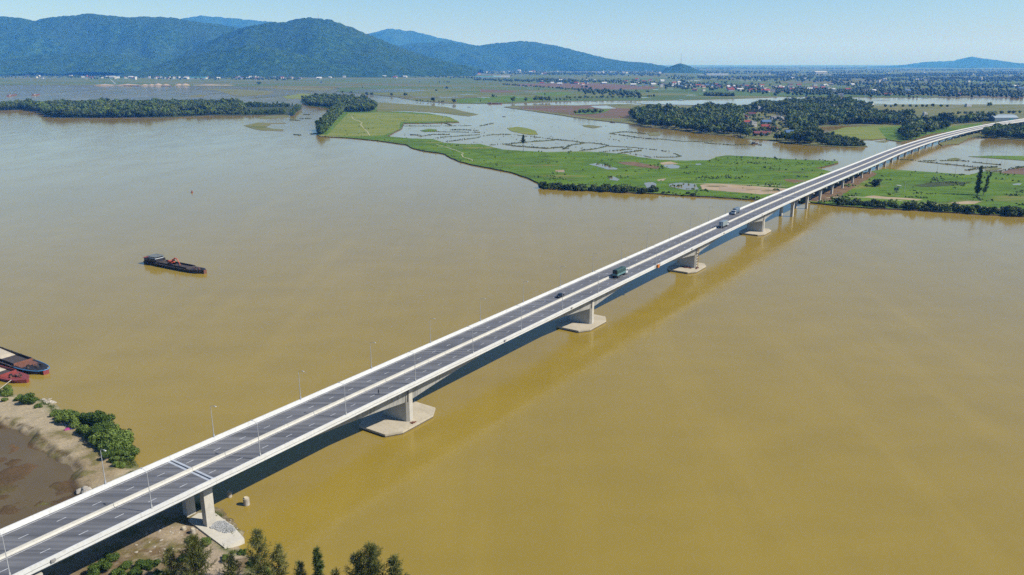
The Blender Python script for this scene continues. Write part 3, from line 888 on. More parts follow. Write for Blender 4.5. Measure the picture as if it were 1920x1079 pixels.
hill('hill', 'lower forested foothill before the rounded hill', [(230, 139), (270, 130), (330, 112), (400, 95), (470, 85), (520, 92), (580, 108), (640, 122), (720, 134), (760, 141)], 6650, 480, 800, seed=14, power=1.0)
hill('hill', 'lower forested foothill below the left ridge', [(-300, 120), (-150, 108), (0, 112), (90, 104), (180, 98), (260, 108), (330, 122), (390, 136)], 7500, 560, 1000, seed=19, power=1.0)
hill('hill', 'pale blue distant ridge between two hills', [(250, 60), (310, 34), (340, 35), (390, 29), (430, 34), (480, 37), (520, 42), (600, 70)], 16500, 1800, 1500, cell=40, seed=23, rough=1.3)
hill('hill', 'pale blue distant peak right of the rounded hill', [(620, 90), (690, 64), (730, 54), (770, 57), (820, 70), (870, 80), (950, 100), (1000, 116)], 17500, 1800, 1500, cell=40, seed=27, rough=1.3)
hill('hill', 'long forested hill falling away to the right', [(640, 112), (700, 94), (760, 84), (830, 78), (900, 85), (955, 80), (975, 77), (1010, 80), (1060, 90), (1110, 104), (1160, 114), (1220, 119), (1250, 126)], 13000, 2000, 1500, cell=28, seed=31, rough=1.1)
hill('hill', 'small dark cone hill with a mast on the plain', [(1222, 140), (1238, 134), (1252, 127), (1275, 119), (1290, 123), (1305, 130), (1330, 137), (1342, 140)], 9300, 420, 500, cell=18, seed=37, rough=.7)
hill('hill', 'faint blue hill on the right horizon', [(1600, 130), (1680, 124), (1740, 116), (1785, 115), (1820, 107), (1850, 111), (1890, 119), (1930, 124), (2050, 130)], 19500, 1800, 1500, cell=60, seed=41, rough=1.0)

# ------------------------------------------------------------------ the bridge
bridge = thing('road_bridge', 'long four lane concrete girder bridge with white parapets crossing the river', 'bridge')
S0, S1 = -205.0, 2300.0
def stations(a, b, step):
    n = max(1, int(math.ceil((b - a) / step)))
    return [a + (b - a) * k / n for k in range(n + 1)]
STA = stations(S0, -70.9, 4) + stations(-70.9, 419.5, 3)[1:] + stations(419.5, 780, 6)[1:] + stations(780, S1, 12)[1:]
def sweep(name, sta, prof, mats, parent=bridge, caps=True):
    b = MB()
    rings = []
    for s in sta:
        z0 = deck_z(s)
        rings.append([BR(s, t, z0 + z) for t, z in prof(s)])
    b.loft(rings, caps=caps)
    return b.build(name, mats, parent)
PIERS = [0.6 + 116.1 * k for k in range(4)]
END_A, END_B = -70.9, 419.5
def box_depth(s):
    knots = [END_A] + PIERS + [END_B]
    d = min(abs(s - p) for p in PIERS)
    half = 58.05
    k = min(1.0, max(0.0, (d - 1.6) / (half - 1.6)))
    return 2.6 + 4.3 * (1 - k) ** 1.7
def box_prof(s):
    h = box_depth(s)
    bw = 5.62 - 0.11 * h
    return [(-9.2, -.02), (9.2, -.02), (9.2, -.30), (5.95, -.58), (5.50, -.90), (bw, -h), (-bw, -h), (-5.50, -.90), (-5.95, -.58), (-9.2, -.30)]
sta_box = [s for s in STA if END_A <= s <= END_B + 1e-6]
sweep('box_girder', sta_box, box_prof, 'girder_concrete')
slab = lambda s: [(-9.2, -.02), (9.2, -.02), (9.2, -.28), (-9.2, -.28)]
sta_l = [s for s in STA if s <= END_A - 0.01]; sta_l = [s for s in sta_l if s < END_A - .2] + [END_A - 0.15]
sta_r = [END_B + 0.15] + [s for s in STA if s > END_B + .3]
sweep('deck_slab', sta_l, slab, 'girder_concrete')
sweep('deck_slab', sta_r, slab, 'girder_concrete')
for t0 in (-7.4, -4.4, -1.5, 1.5, 4.4, 7.4):
    tp = lambda s, t0=t0: [(t0 - .55, -.285), (t0 + .55, -.285), (t0 + .3, -.6), (t0 + .3, -1.75), (t0 - .3, -1.75), (t0 - .3, -.6)]
    sweep('beam', sta_l, tp, 'girder_concrete')
    sweep('beam', sta_r, tp, 'girder_concrete')
def carriage(sgn):
    return lambda s: sorted([(sgn * .40, 0.0), (sgn * 8.74, 0.0)]) [::-1] + [(min(sgn*.40, sgn*8.74), -.015), (max(sgn*.40, sgn*8.74), -.015)]
for sg in (-1, 1):
    def cp(s, sg=sg):
        a, b_ = (0.40, 8.74) if sg > 0 else (-8.74, -0.40)
        return [(a, 0.0), (b_, 0.0), (b_, -.015), (a, -.015)]
    sweep('carriageway', STA, cp, 'asphalt')
    def pp_(s, sg=sg):
        q = [(8.75, -.01), (8.80, .25), (8.95, 1.1), (9.25, 1.1), (9.25, -.56), (9.21, -.56), (9.21, -.01)]
        return [(sg * t, z) for t, z in (q if sg < 0 else q[::-1])]
    # parapets in lengths with open joints
    seg = 0
    cuts = [S0] + [s for s in stations(END_A, END_B, 29.0)] + stations(END_B, S1, 39.0)[1:]
    for a, b_ in zip(cuts, cuts[1:]):
        if b_ - a < .5: continue
        inner = [s for s in STA if a + .05 < s < b_ - .05]
        sweep('parapet', [a + .015] + inner + [b_ - .015], pp_, 'parapet_concrete')
cuts = [S0, END_A] + stations(END_A, END_B, 29.0)[1:] + stations(END_B, S1, 78.0)[1:]
for a, b_ in zip(cuts, cuts[1:]):
    inner = [s for s in STA if a + .05 < s < b_ - .05]
    sweep('median_barrier', [a + .03] + inner + [b_ - .03], lambda s: [(-.36, -.01), (.36, -.01), (.30, .2), (.15, .38), (.12, .86), (-.12, .86), (-.15, .38), (-.30, .2)][::-1], 'median_concrete')
def ribbon(name, sta, t0, t1, z, mat):
    b = MB()
    l = b.add([BR(s, t0, deck_z(s) + z) for s in sta]); r = b.add([BR(s, t1, deck_z(s) + z) for s in sta])
    for k in range(len(sta) - 1):
        b.face((l + k, r + k, r + k + 1, l + k + 1))
    return b.build(name, mat, bridge)
for t in (-8.2, -0.82, 0.82, 8.2):
    ribbon('edge_line', STA, t - .075, t + .075, .005, 'road_paint')
dash_me = None
for t in (-4.42, 4.42):
    rest = MB()
    s = -83.95 - 7.72 * 14
    while s < 1150:
        q = [BR(s - 1, t - .075, deck_z(s - 1) + .005), BR(s - 1, t + .075, deck_z(s - 1) + .005), BR(s + 1, t + .075, deck_z(s + 1) + .005), BR(s + 1, t - .075, deck_z(s + 1) + .005)]
        if s < 640:
            if proj(q[0])[0] > -20:
                b = MB(); b.quad(*q); b.build('lane_dash', 'road_paint', bridge)
        else:
            rest.quad(*q)
        s += 7.72
    rest.build('lane_dashes', 'road_paint', bridge)['kind'] = 'stuff'
# expansion joints
for sj, w in [(END_A, .55), (END_B, .5)] + [(END_B + 39 * 5 * k, .4) for k in range(1, 9)]:
    for ta, tb in ((-8.7, -.42), (.42, 8.7)):
        b = MB()
        def strip_q(a, c, z, mi):
            b.quad(BR(a, ta, deck_z(a) + z), BR(a, tb, deck_z(a) + z), BR(c, tb, deck_z(c) + z), BR(c, ta, deck_z(c) + z), mi)
        strip_q(sj - w * 1.5, sj - w * .42, .009, 0)
        strip_q(sj + w * .42, sj + w * 1.5, .009, 0)
        strip_q(sj - w * .42, sj + w * .42, .009, 1)
        b.build('expansion_joint', ['joint_concrete', 'joint_steel'], bridge)
# service cable slung along the outer face of the right parapet
b = MB()
prev = None
for k, s in enumerate(stations(S0, 430, 3.6)):
    p = BR(s, 9.29, deck_z(s) + .18 - .10 * (k % 2) - .06 * math.sin(k * 1.3))
    if prev is not None:
        b.tube(prev, p, .035, n=4, caps=False)
    prev = p
b.build('cable', 'black_cable', bridge)
# river piers with pile caps
def oct_poly(s0, a, t_half, cs, ct):
    return [(s0 - a, -t_half + ct), (s0 - a + cs, -t_half), (s0 + a - cs, -t_half), (s0 + a, -t_half + ct), (s0 + a, t_half - ct), (s0 + a - cs, t_half), (s0 - a + cs, t_half), (s0 - a, t_half - ct)]
def bprism(mbd, poly, z0, z1, mi=0):
    mbd.prism([tuple(BR(s, t, 0)[:2]) for s, t in poly][::-1], z0, z1, mi)
for k, sp in enumerate(PIERS):
    zt = deck_z(sp) - box_depth(sp) + .02
    b = MB()
    bprism(b, oct_poly(sp + .1, 1.45, 5.6, .7, .85), 1.0, zt)
    pier = b.build('pier', 'pier_concrete', bridge)
    b = MB()
    bprism(b, oct_poly(sp + .1, 11.7, 8.3, 4.6, 2.9), -1.5, .42, 1)
    bprism(b, oct_poly(sp + .1, 11.72, 8.32, 4.6, 2.9), .42, 1.0, 0)
    b.build('pile_cap', ['cap_concrete', 'waterline_stain'], pier)
    for sg in (-1, 1):
        b = MB()
        q = [(sp + .1 - 1.3, 4.5), (sp + .1 + 1.3, 4.5), (sp + .1 + 1.3, 4.78), (sp + .1 + .74, 5.58), (sp + .1 - .74, 5.58), (sp + .1 - 1.3, 4.78)]
        bprism(b, [(s, t * sg) for s, t in (q if sg > 0 else q[::-1])][::-1] if False else [(s, t * sg) for s, t in q], zt - .01, deck_z(sp) - .75)
        b.build('pilaster', 'pier_concrete', pier)
        # thin dark tube running up beside the pilaster
    b = MB()
    p0 = BR(sp - 1.35, 5.5, zt + .1); p1 = BR(sp - 1.3, 5.85, zt + 4.2); p2 = BR(sp + .8, 7.6, deck_z(sp) - .62)
    b.tube(p0, p1, .13, n=6); b.tube(p1, p2, .13, n=6)
    b.build('dark_tube', 'black_cable', pier)
# column piers of the approach spans
def column_pier(sp, base_z, footing=True, cs=1.1, ct=.8, hw=8.6):
    zt = deck_z(sp) - 1.77
    a = math.atan(3e-4 * max(0.0, sp - 780))
    b = MB()
    h = 1.5
    prof = [(-hw, zt), (hw, zt), (hw, zt - .7 if hw > 7 else zt - h), (4.6, zt - h), (-4.6, zt - h), (-hw, zt - .7 if hw > 7 else zt - h)]
    b.loft([[BR(sp - 1.0, t, z) for t, z in prof], [BR(sp + 1.0, t, z) for t, z in prof]])
    cap = b.build('crosshead', 'pier_concrete', bridge)
    for tc_ in (-3.95, 3.95):
        b = MB()
        bprism(b, [(sp - cs, tc_ - ct), (sp + cs, tc_ - ct), (sp + cs, tc_ + ct), (sp - cs, tc_ + ct)], base_z, zt - h + .05)
        b.build('column', 'pier_concrete', bridge)
    if footing:
        b = MB()
        bprism(b, oct_poly(sp, 2.6, 6.4, .4, .4), base_z - 1.5, base_z + .12)
        b.build('footing', 'cap_concrete', bridge)
column_pier(END_A + .4, .8, False, 1.2, .8, 5.6)
column_pier(END_A - 40, .8, False)
column_pier(END_A - 80, .8, False)
column_pier(END_B, -1, False, 1.2, .95)
k = 1
while END_B + 39 * k < 2250:
    sp = END_B + 39 * k
    column_pier(sp, 1.0 if 2 <= k <= 4 else (-.6), k in (3, 4, 5, 6))
    k += 1
# junction boxes hung on the parapet
for s in (-108, 46, 92, 215, 262, 330):
    b = MB()
    b.box(BR(s, 9.45, deck_z(s) + .25), (.9, .35, .55), 0, brot(s))
    b.build('junction_box', 'box_grey', bridge)

# ------------------------------------------------------------------ street lamps
def make_lamp():
    t = thing('street_lamp', '', 'street lamp', (0, 0, 0))
    b = MB(); b.box((0, 0, .08), (.42, .42, .16)); b.box((0, 0, .45), (.30, .30, .6)); b.build('base', 'galvanised_steel', t)
    b = MB(); b.tube((0, 0, .15), (0, 0, 8.4), .11, .055, 8); b.tube((0, 0, 8.4), (0, .35, 8.75), .05, .045, 6); b.build('pole', 'galvanised_steel', t)
    b = MB(); b.tube((0, .35, 8.75), (0, 1.5, 8.95), .045, .04, 6); b.build('arm', 'galvanised_steel', t)
    b = MB(); b.box((0, 1.9, 8.98), (.30, .85, .12), 0, 0, .85); head = b.build('lamp_head', 'galvanised_steel', t)
    b = MB(); b.box((0, 1.95, 8.90), (.22, .55, .05)); b.build('lens', 'lamp_glass', head)
    return t
lamp0 = make_lamp()
first = True
ORD = ['nearest', 'second', 'third', 'fourth', 'fifth', 'sixth', 'seventh', 'eighth', 'ninth', 'tenth', 'eleventh', 'twelfth', 'thirteenth', 'fourteenth', 'fifteenth', 'sixteenth', 'seventeenth', 'eighteenth', 'nineteenth', 'twentieth', 'twenty first']
for side, nm in ((1, 'near right'), (-1, 'far left')):
    j = 0
    for k in range(-1, 19):
        s = -86.9 + 28.7 * k
        p = BR(s, side * 9.1, deck_z(s) + 1.1)
        u, v = proj(p)
        if u < (4 if side > 0 else -30) or v > 1150: continue
        o = lamp0 if first else copy_tree(lamp0)
        first = False
        o.location = p
        o.rotation_euler = (0, 0, brot(s) + (0 if side > 0 else math.pi))
        which = ORD[j]
        tag(o, f'{which} grey street lamp from the near end on the {nm} parapet of the bridge', 'street lamp', 'street lamps along the bridge')
        j += 1

# ------------------------------------------------------------------ vehicles (built along +X, wheels on z = 0)
def wheel(parent, x, y, r, w):
    b = MB(); b.tube((x, y - w/2, r), (x, y + w/2, r), r, n=14); o = b.build('wheel', 'tyre', parent)
    b = MB()
    sy = 1 if y > 0 else -1
    b.tube((x, y + sy * (w/2), r), (x, y + sy * (w/2 + .015), r), r * .55, n=10); b.build('rim', 'rim', o)
def place_vehicle(o, px, t, flip=False):
    s = s_at(px, t, 1.0)
    o.location = BR(s, t, deck_z(s) + .012)
    o.rotation_euler = (0, -0.0, brot(s) + (math.pi if flip else 0))
def truck(label, body_mats, L, kind, hb=2.6, z_deck=1.15):
    t = thing('truck', label, 'truck', group=None)
    W2 = 1.22
    b = MB(); b.box((-.2, 0, .85), (L - .6, .9, .3)); b.build('chassis', 'hull_black', t)
    cx = L/2 - 1.05
    b = MB()
    ring = lambda x, z0, z1: [(x, -W2, z0), (x, W2, z0), (x, W2, z1), (x, -W2, z1)]
    b.loft([ring(cx - 1.0, .6, 2.75), ring(cx + .55, .55, 2.8), ring(cx + .95, .5, 1.75), ring(cx + 1.05, .5, 1.2)])
    cab = b.build('cab', 'truck_white', t)
    b = MB(); b.quad((cx + .59, -1.08, 2.66), (cx + .59, 1.08, 2.66), (cx + .965, 1.08, 1.78), (cx + .965, -1.08, 1.78)); b.build('windscreen', 'cabin_glass', cab)
    for sy in (-1, 1):
        b = MB(); b.quad((cx - .55, sy * (W2 + .006), 1.75), (cx + .55, sy * (W2 + .006), 1.75), (cx + .40, sy * (W2 + .006), 2.5), (cx - .55, sy * (W2 + .006), 2.5)); b.build('side_window', 'cabin_glass', cab)
        b = MB(); b.box((cx + 1.06, sy * .9, .95), (.06, .34, .2)); b.build('headlight', 'headlight', cab)
        b = MB(); b.box((-L/2 + .1, sy * .95, .85), (.08, .3, .16)); b.build('tail_lamp', 'tail_lamp', t)
        b = MB(); b.box((cx + .75, sy * (W2 + .18), 2.1), (.08, .2, .5)); b.build('mirror', 'hull_black', cab)
    b = MB(); b.box((cx + 1.08, 0, .62), (.12, 2.3, .3)); b.build('bumper', 'hull_black', cab)
    x0, x1 = -L/2, cx - 1.15
    xm, LL = (x0 + x1) / 2, x1 - x0
    if kind == 'canvas':
        b = MB(); b.box((xm, 0, z_deck + .45), (LL, 2.48, .9)); sd_ = b.build('cargo_side', body_mats[0], t)
        for k in range(7):
            for sy in (-1, 1):
                b = MB(); b.box((x0 + .4 + (LL - .8) * k / 6, sy * 1.26, z_deck + .45), (.09, .05, .9)); b.build('stake', 'truck_green', sd_)
        b = MB(); n = 9
        rings = []
        for k in range(n + 1):
            x = x0 + LL * k / n
            sag = -.07 if k % 2 else 0
            rings.append([(x, -1.22, z_deck + .95), (x, 1.22, z_deck + .95), (x, 1.22, z_deck + hb - .25 + sag), (x, .9, z_deck + hb + sag), (x, 0, z_deck + hb + .08 + sag), (x, -.9, z_deck + hb + sag), (x, -1.22, z_deck + hb - .25 + sag)])
        b.loft(rings); cv = b.build('canvas_cover', body_mats[1], t)
        b = MB(); b.quad((x0 - .006, -1.0, z_deck + 1.0), (x0 - .006, 1.0, z_deck + 1.0), (x0 - .006, .9, z_deck + hb - .35), (x0 - .006, -.9, z_deck + hb - .35)); b.build('rear_opening', 'opening_dark', cv)
    else:
        b = MB(); b.box((xm, 0, z_deck + hb / 2), (LL, 2.46, hb - .1), 0); bx_ = b.build('cargo_box', body_mats[0], t)
        b = MB(); b.box((xm, 0, z_deck + hb - .03), (LL + .03, 2.49, .06)); b.build('roof_panel', body_mats[1], bx_)
        for k in range(9):
            for sy in (-1, 1):
                b = MB(); b.box((x0 + .3 + (LL - .6) * k / 8, sy * 1.245, z_deck + hb / 2), (.10, .04, hb - .3)); b.build('rib', body_mats[0], bx_)
        for sy in (-1, 1):
            b = MB(); b.box((x0 - .01, sy * .61, z_deck + hb / 2), (.04, 1.16, hb - .3)); b.build('door', body_mats[2], bx_)
    xs = [cx + .1, x0 + 1.0, x0 + 2.3] + ([cx - 1.7] if L > 9.5 else [])
    for x in xs:
        for sy in (-1, 1):
            wheel(t, x, sy * 1.05, .5, .34)
    return t
tr = truck('green canvas covered truck with pale side boards driving away beside the median', ['truck_side', 'truck_green'], 10.6, 'canvas', 2.7)
place_vehicle(tr, 1163, 2.55)
tr = truck('silver box truck with white cab driving away beside the median', ['box_steel', 'box_roof', 'box_roof'], 9.6, 'box', 2.7)
place_vehicle(tr, 1357, 2.45)
tr = truck('blue grey covered truck with white cab coming towards the near bank on the left carriageway', ['box_blue', 'box_blue'], 9.4, 'canvas', 2.6)
place_vehicle(tr, 1379, -6.3, True)
def car(label, px, t_, flip, mat):
    t = thing('car', label, 'car')
    prof = [(-2.1, .35), (2.1, .35), (2.15, .65), (1.95, .85), (.95, .98), (.35, 1.45), (-1.1, 1.48), (-1.75, 1.05), (-2.12, .98)]
    b = MB()
    def ring(y, k): return [(x, y * (1 if z < .95 else k), z) for x, z in prof]
    b.loft([ring(-.86, .80), ring(.86, .80)])
    body = b.build('body', mat, t)
    b = MB(); b.quad((.93, -.60, 1.01), (.93, .60, 1.01), (.37, .56, 1.44), (.37, -.56, 1.44)); o = b.build('windscreen', 'cabin_glass', body)
    b = MB(); b.quad((-1.12, -.55, 1.475), (-1.12, .55, 1.475), (-1.76, .60, 1.07), (-1.76, -.60, 1.07)); b.build('rear_window', 'cabin_glass', body)
    for sy in (-1, 1):
        b = MB(); b.box((2.1, sy * .6, .72), (.1, .35, .14)); b.build('headlight', 'headlight', body)
        b = MB(); b.box((-2.1, sy * .62, .85), (.08, .3, .14)); b.build('tail_lamp', 'tail_lamp', body)
        b = MB(); b.box((.75, sy * .93, 1.02), (.12, .16, .12)); b.build('mirror', mat, body)
        for x in (-1.3, 1.35):
            wheel(t, x, sy * .78, .33, .22)
    place_vehicle(t, px, t_, flip)
    return t
car('black saloon car coming towards the near bank on the left carriageway', 1050, -2.7, True, 'car_black')

# person in the near lane
def person(loc, rz, label, cloth='cloth_dark'):
    t = thing('person', label, 'person', loc, rz)
    b = MB()
    def limb(pts):
        rings = []
        for (x, y, z, rx, ry) in pts:
            rings.append([(x + math.cos(a) * rx, y + math.sin(a) * ry, z) for a in [2 * math.pi * k / 10 for k in range(10)]])
        b.loft(rings)
    limb([(.0, 0, .86, .12, .17), (0, 0, 1.0, .12, .18), (.01, 0, 1.2, .12, .18), (.02, 0, 1.38, .11, .20), (.02, 0, 1.46, .06, .08), (.03, 0, 1.5, .055, .055), (.03, 0, 1.54, .075, .07), (.04, 0, 1.64, .105, .08), (.03, 0, 1.72, .08, .06), (.03, 0, 1.75, .02, .02)])
    for sy, st_ in ((-1, .16), (1, -.16)):
        limb([(st_ + .08, sy * .09, .0, .12, .05), (st_, sy * .09, .08, .05, .05), (st_ * .6, sy * .1, .46, .065, .065), (0, sy * .09, .92, .095, .09)])
        limb([(-st_ * 1.1 + .03, sy * .25, .78, .04, .03), (-st_ * .6, sy * .24, 1.02, .042, .042), (0, sy * .20, 1.40, .055, .055)])
    b.build('body', cloth, t, smooth=True)
    b = MB(); b.tube((.05, 0, 1.54), (.05, 0, 1.70), .082, .07, 10); b.build('head', 'skin', t)
    b = MB(); b.tube((.02, 0, 1.66), (.02, 0, 1.77), .11, .05, 10); b.build('hair', 'cloth_dark', t)
    return t
s = s_at(710, 5.3, 0.0)
person(BR(s, 5.3, deck_z(s) + .01), brot(s), 'person in dark clothes alone in the near lane above the nearest river pier')

# maintenance basket hung on the right parapet, ladder tower and debris at the third river pier
s = s_at(1232, 9.3, 0.0)
t = thing('work_platform', 'orange work basket hung over the right parapet before the third river pier', 'work platform', BR(s, 9.5, deck_z(s)), brot(s))
b = MB(); b.box((0, -.35, .35), (1.5, .8, 1.5)); b.build('basket', 'safety_orange', t)
b = MB()
for x in (-2.6, 2.8):
    b.tube((x, 0, -.6), (x, 0, 1.9), .07, n=6); b.tube((x, 0, 1.9), (x, .9, 1.9), .06, n=6)
b.build('davit', 'hull_black', t)
sp = PIERS[2]
t = thing('scaffold_ladder', 'yellow and rusty scaffold ladder climbing the end of the third river pier', 'scaffold', BR(sp + .3, 5.75, 1.0), BROT)
zt = deck_z(sp) - 2.5
for sx in (-.6, .6):
    for sy in (-.45, .35):
        b = MB(); b.tube((sx, sy, 0), (sx, sy, zt - 1), .07, n=6); b.build('upright', 'safety_yellow', t)
for k in range(8):
    b = MB(); z = .6 + k * (zt - 2) / 7; b.box((0, -.05, z), (1.25, .85, .07)); b.build('platform', 'scaffold_rust', t)
    b = MB(); b.tube((-.6, -.45, z), (.6, -.45, z + .9), .05, n=5); b.build('brace', 'safety_yellow' if k % 2 else 'scaffold_rust', t)
for k in range(26):
    sx = sp - 2.4 + random.uniform(-1.4, .7); tx = random.uniform(-1.5, 6.2)
    if tx > 4: sx = sp + random.uniform(-2.6, 1.2); tx = random.uniform(5.5, 6.6)
    p = BR(sx, tx, 1.0)
    b = MB(); b.box((0, 0, .22), (random.uniform(.6, 1.6), random.uniform(.25, .6), random.uniform(.35, .6)), 0, 0, .8)
    o = b.build('rubble', 'scaffold_rust', None, p, random.uniform(0, 3.1))
    tag(o, 'piece of rusty scrap heaped at the foot of the third river pier', 'scrap', 'scrap at the third river pier')
for k in range(5):
    p = BR(PIERS[0] + random.uniform(-1.5, .4), 6.9 + random.uniform(-.5, .5), 1.0)
    b = MB(); b.box((0, 0, .15), (random.uniform(.5, 1.1), .35, .3), 0, 0, .7)
    tag(b.build('rubble', 'scaffold_rust', None, p, random.uniform(0, 3)), 'piece of rusty scrap on the edge of the nearest pile cap', 'scrap', 'scrap on the nearest pile cap')

# ------------------------------------------------------------------ boats (built along +X, waterline z = 0)
def hull(mbd, L, Wd, z0, z1, bow=.28, mi=0, sheer=.5, stern=.9, nst=14, inset=0.0):
    rings = []
    for k in range(nst + 1):
        u = k / nst
        x = -L/2 + L * u
        w = Wd / 2
        if u > 1 - bow:
            q = (u - (1 - bow)) / bow
            w *= math.sqrt(max(0.0, 1 - q ** 2.4)) * .86 + .14
        if u < .06: w *= stern + (1 - stern) * u / .06
        sh = sheer * max(0, (u - .7) / .3) ** 2
        rings.append([(x - (0 if u < 1 else .25), -w * .82, z0), (x - (0 if u < 1 else .25), w * .82, z0), (x, w, z1 + sh), (x, -w, z1 + sh)])
    mbd.loft(rings, mi)
    return rings
def barge(label, stern_px, bow_px, Wd, fb, cabin=True, deckmat='deck_red', hullmat='hull_black', sandy=None, trim=None, excav=False, cab_len=.2, bowmat=None):
    a, c = at(*stern_px, 0), at(*bow_px, 0)
    L = (c - a).length
    rz = math.atan2(c.y - a.y, c.x - a.x)
    t = thing('barge', label, 'barge', (a + c) / 2, rz)
    b = MB(); hull(b, L, Wd, -.6, fb, sheer=fb * .5); b.build('hull', hullmat, t)
    x0, x1 = -L/2 + L * (cab_len + .03), L/2 - L * .24
    b = MB()
    b.box(((x1 + L/2 - L*.06) / 2, 0, fb + .06), (L/2 - L*.06 - x1, Wd * .72, .12)); b.build('foredeck', deckmat, t)
    # hold: coaming of four walls with a dark floor
    for sy in (-1, 1):
        b = MB(); b.box(((x0 + x1) / 2, sy * Wd * .40, fb + .45), (x1 - x0, .22, .95)); b.build('coaming', hullmat, t)
        b = MB(); b.box(((x0 + x1) / 2, sy * Wd * .47, fb + .05), (x1 - x0, Wd * .10, .08)); b.build('side_deck', 'deck_dark', t)
    for x in (x0, x1):
        b = MB(); b.box((x, 0, fb + .45), (.22, Wd * .8, .95)); b.build('coaming', deckmat, t)
    b = MB(); b.box(((x0 + x1) / 2, 0, fb - .03), (x1 - x0, Wd * .78, .1)); b.build('hold_floor', 'deck_dark', t)
    for k in range(5):
        for sy in (-1, 1):
            b = MB(); b.tube((x0 + (x1 - x0) * (k + .5) / 5, sy * Wd * .5, fb + .05), (x0 + (x1 - x0) * (k + .5) / 5, sy * (Wd * .5 + .25), fb + .02), .38, n=8); b.build('tyre_fender', 'tyre', t)
    if sandy:
        xa, xb = x0 + (x1 - x0) * sandy[0], x0 + (x1 - x0) * sandy[1]
        nx_, ny_ = 22, 12
        b = MB(); g = []
        for i in range(nx_):
            for j in range(ny_):
                u, v = i / (nx_ - 1), j / (ny_ - 1)
                h = (math.sin(u * math.pi) ** .5) * (math.sin(v * math.pi) ** .6)
                g.append((xa + (xb - xa) * u, (v - .5) * Wd * .76, fb + .05 + h * (1.6 + .5 * vnoise(u * 5, v * 4, L))))
        i0 = b.add(g)
        for i in range(nx_ - 1):
            for j in range(ny_ - 1):
                q = i0 + i * ny_ + j
                b.face((q, q + ny_, q + ny_ + 1, q + 1))
        b.build('sand_cargo', 'cargo_sand', t, smooth=True)
    if trim:
        rr = []
        for k in range(12):
            u = 1 - .22 * (1 - k / 11)
            q = (u - .72) / .28
            w = Wd / 2 * (math.sqrt(max(0, 1 - max(0, q) ** 2.4)) * .86 + .14)
            rr.append((-L/2 + L * u, w, fb + fb * .5 * max(0, (u - .7) / .3) ** 2))
        b = MB()
        for sy in (-1, 1):
            for p, q in zip(rr, rr[1:]):
                b.tube((p[0] + .05, sy * p[1], p[2] - .05), (q[0] + .05, sy * q[1], q[2] - .05), .16, n=6)
        b.tube((rr[-1][0] + .05, -rr[-1][1], rr[-1][2] - .05), (rr[-1][0] + .05, rr[-1][1], rr[-1][2] - .05), .16, n=6)
        b.build('bow_trim', trim, t)
    if bowmat:
        b = MB(); b.box((L/2 - .05, 0, fb * .55), (.5, Wd * .24, fb * 1.5), 0, 0, 1.0); b.build('bow_plate', bowmat, t)
    # bow gear
    for k in range(9):
        b = MB(); x = L/2 - L * random.uniform(.07, .2); y = random.uniform(-.28, .28) * Wd
        b.box((x, y, fb + .45), (random.uniform(.4, 1.1), random.uniform(.4, .9), random.uniform(.4, .9)), 0, random.random() * 3); b.build('deck_gear', random.choice(['deck_dark', 'hull_rust', 'tyre', deckmat]), t)
    b = MB(); b.tube((L/2 - L*.1, 0, fb), (L/2 - L*.1, 0, fb + 1.6), .12, n=6); b.tube((L/2 - L*.1, -.8, fb + 1.2), (L/2 - L*.1, .8, fb + 1.2), .09, n=6); b.build('bollard', 'hull_rust', t)
    if cabin:
        cl = L * cab_len
        cx = -L/2 + cl * .55
        b = MB(); b.box((cx, 0, fb + 1.0), (cl, Wd * .82, 2.0)); cab_ = b.build('cabin', 'hull_black' if not trim else 'cabin_teal', t)
        b = MB(); b.box((cx + cl * .12, 0, fb + 2.6), (cl * .55, Wd * .70, 1.3)); b.build('wheelhouse', 'cabin_white', cab_)
        b = MB(); b.box((cx + cl * .40, 0, fb + 2.8), (.06, Wd * .62, .6)); b.build('wheelhouse_window', 'cabin_glass', cab_)
        for sy in (-1, 1):
            for k in range(3):
                b = MB(); b.box((cx - cl * .05 + k * cl * .17, sy * Wd * .352, fb + 2.8), (cl * .12, .05, .6)); b.build('window', 'cabin_glass', cab_)
                b = MB(); b.box((cx - cl * .3 + k * cl * .3, sy * Wd * .412, fb + 1.2), (cl * .14, .05, .7)); b.build('window', 'cabin_glass', cab_)
        b = MB(); b.box((cx + cl * .12, 0, fb + 3.3), (cl * .72, Wd * .84, .14)); b.build('cabin_roof', 'roof_dull' if not trim else 'roof_maroon', cab_)
        b = MB(); b.box((cx - cl * .38, 0, fb + 2.1), (cl * .35, Wd * .9, .12)); b.build('aft_roof', 'deck_red', cab_)
        b = MB(); b.tube((cx - cl * .2, Wd * .2, fb + 3.2), (cx - cl * .2, Wd * .2, fb + 4.8), .06, n=5); b.build('mast', 'galvanised_steel', cab_)
    return t, L, fb
d1, L1, fb1 = barge('black dredging barge with a red excavator under way in mid river', (279, 492.5), (385, 513.5), 7.4, 1.55, hullmat='hull_black', deckmat='deck_dark', cab_len=.22, bowmat='hull_rust')
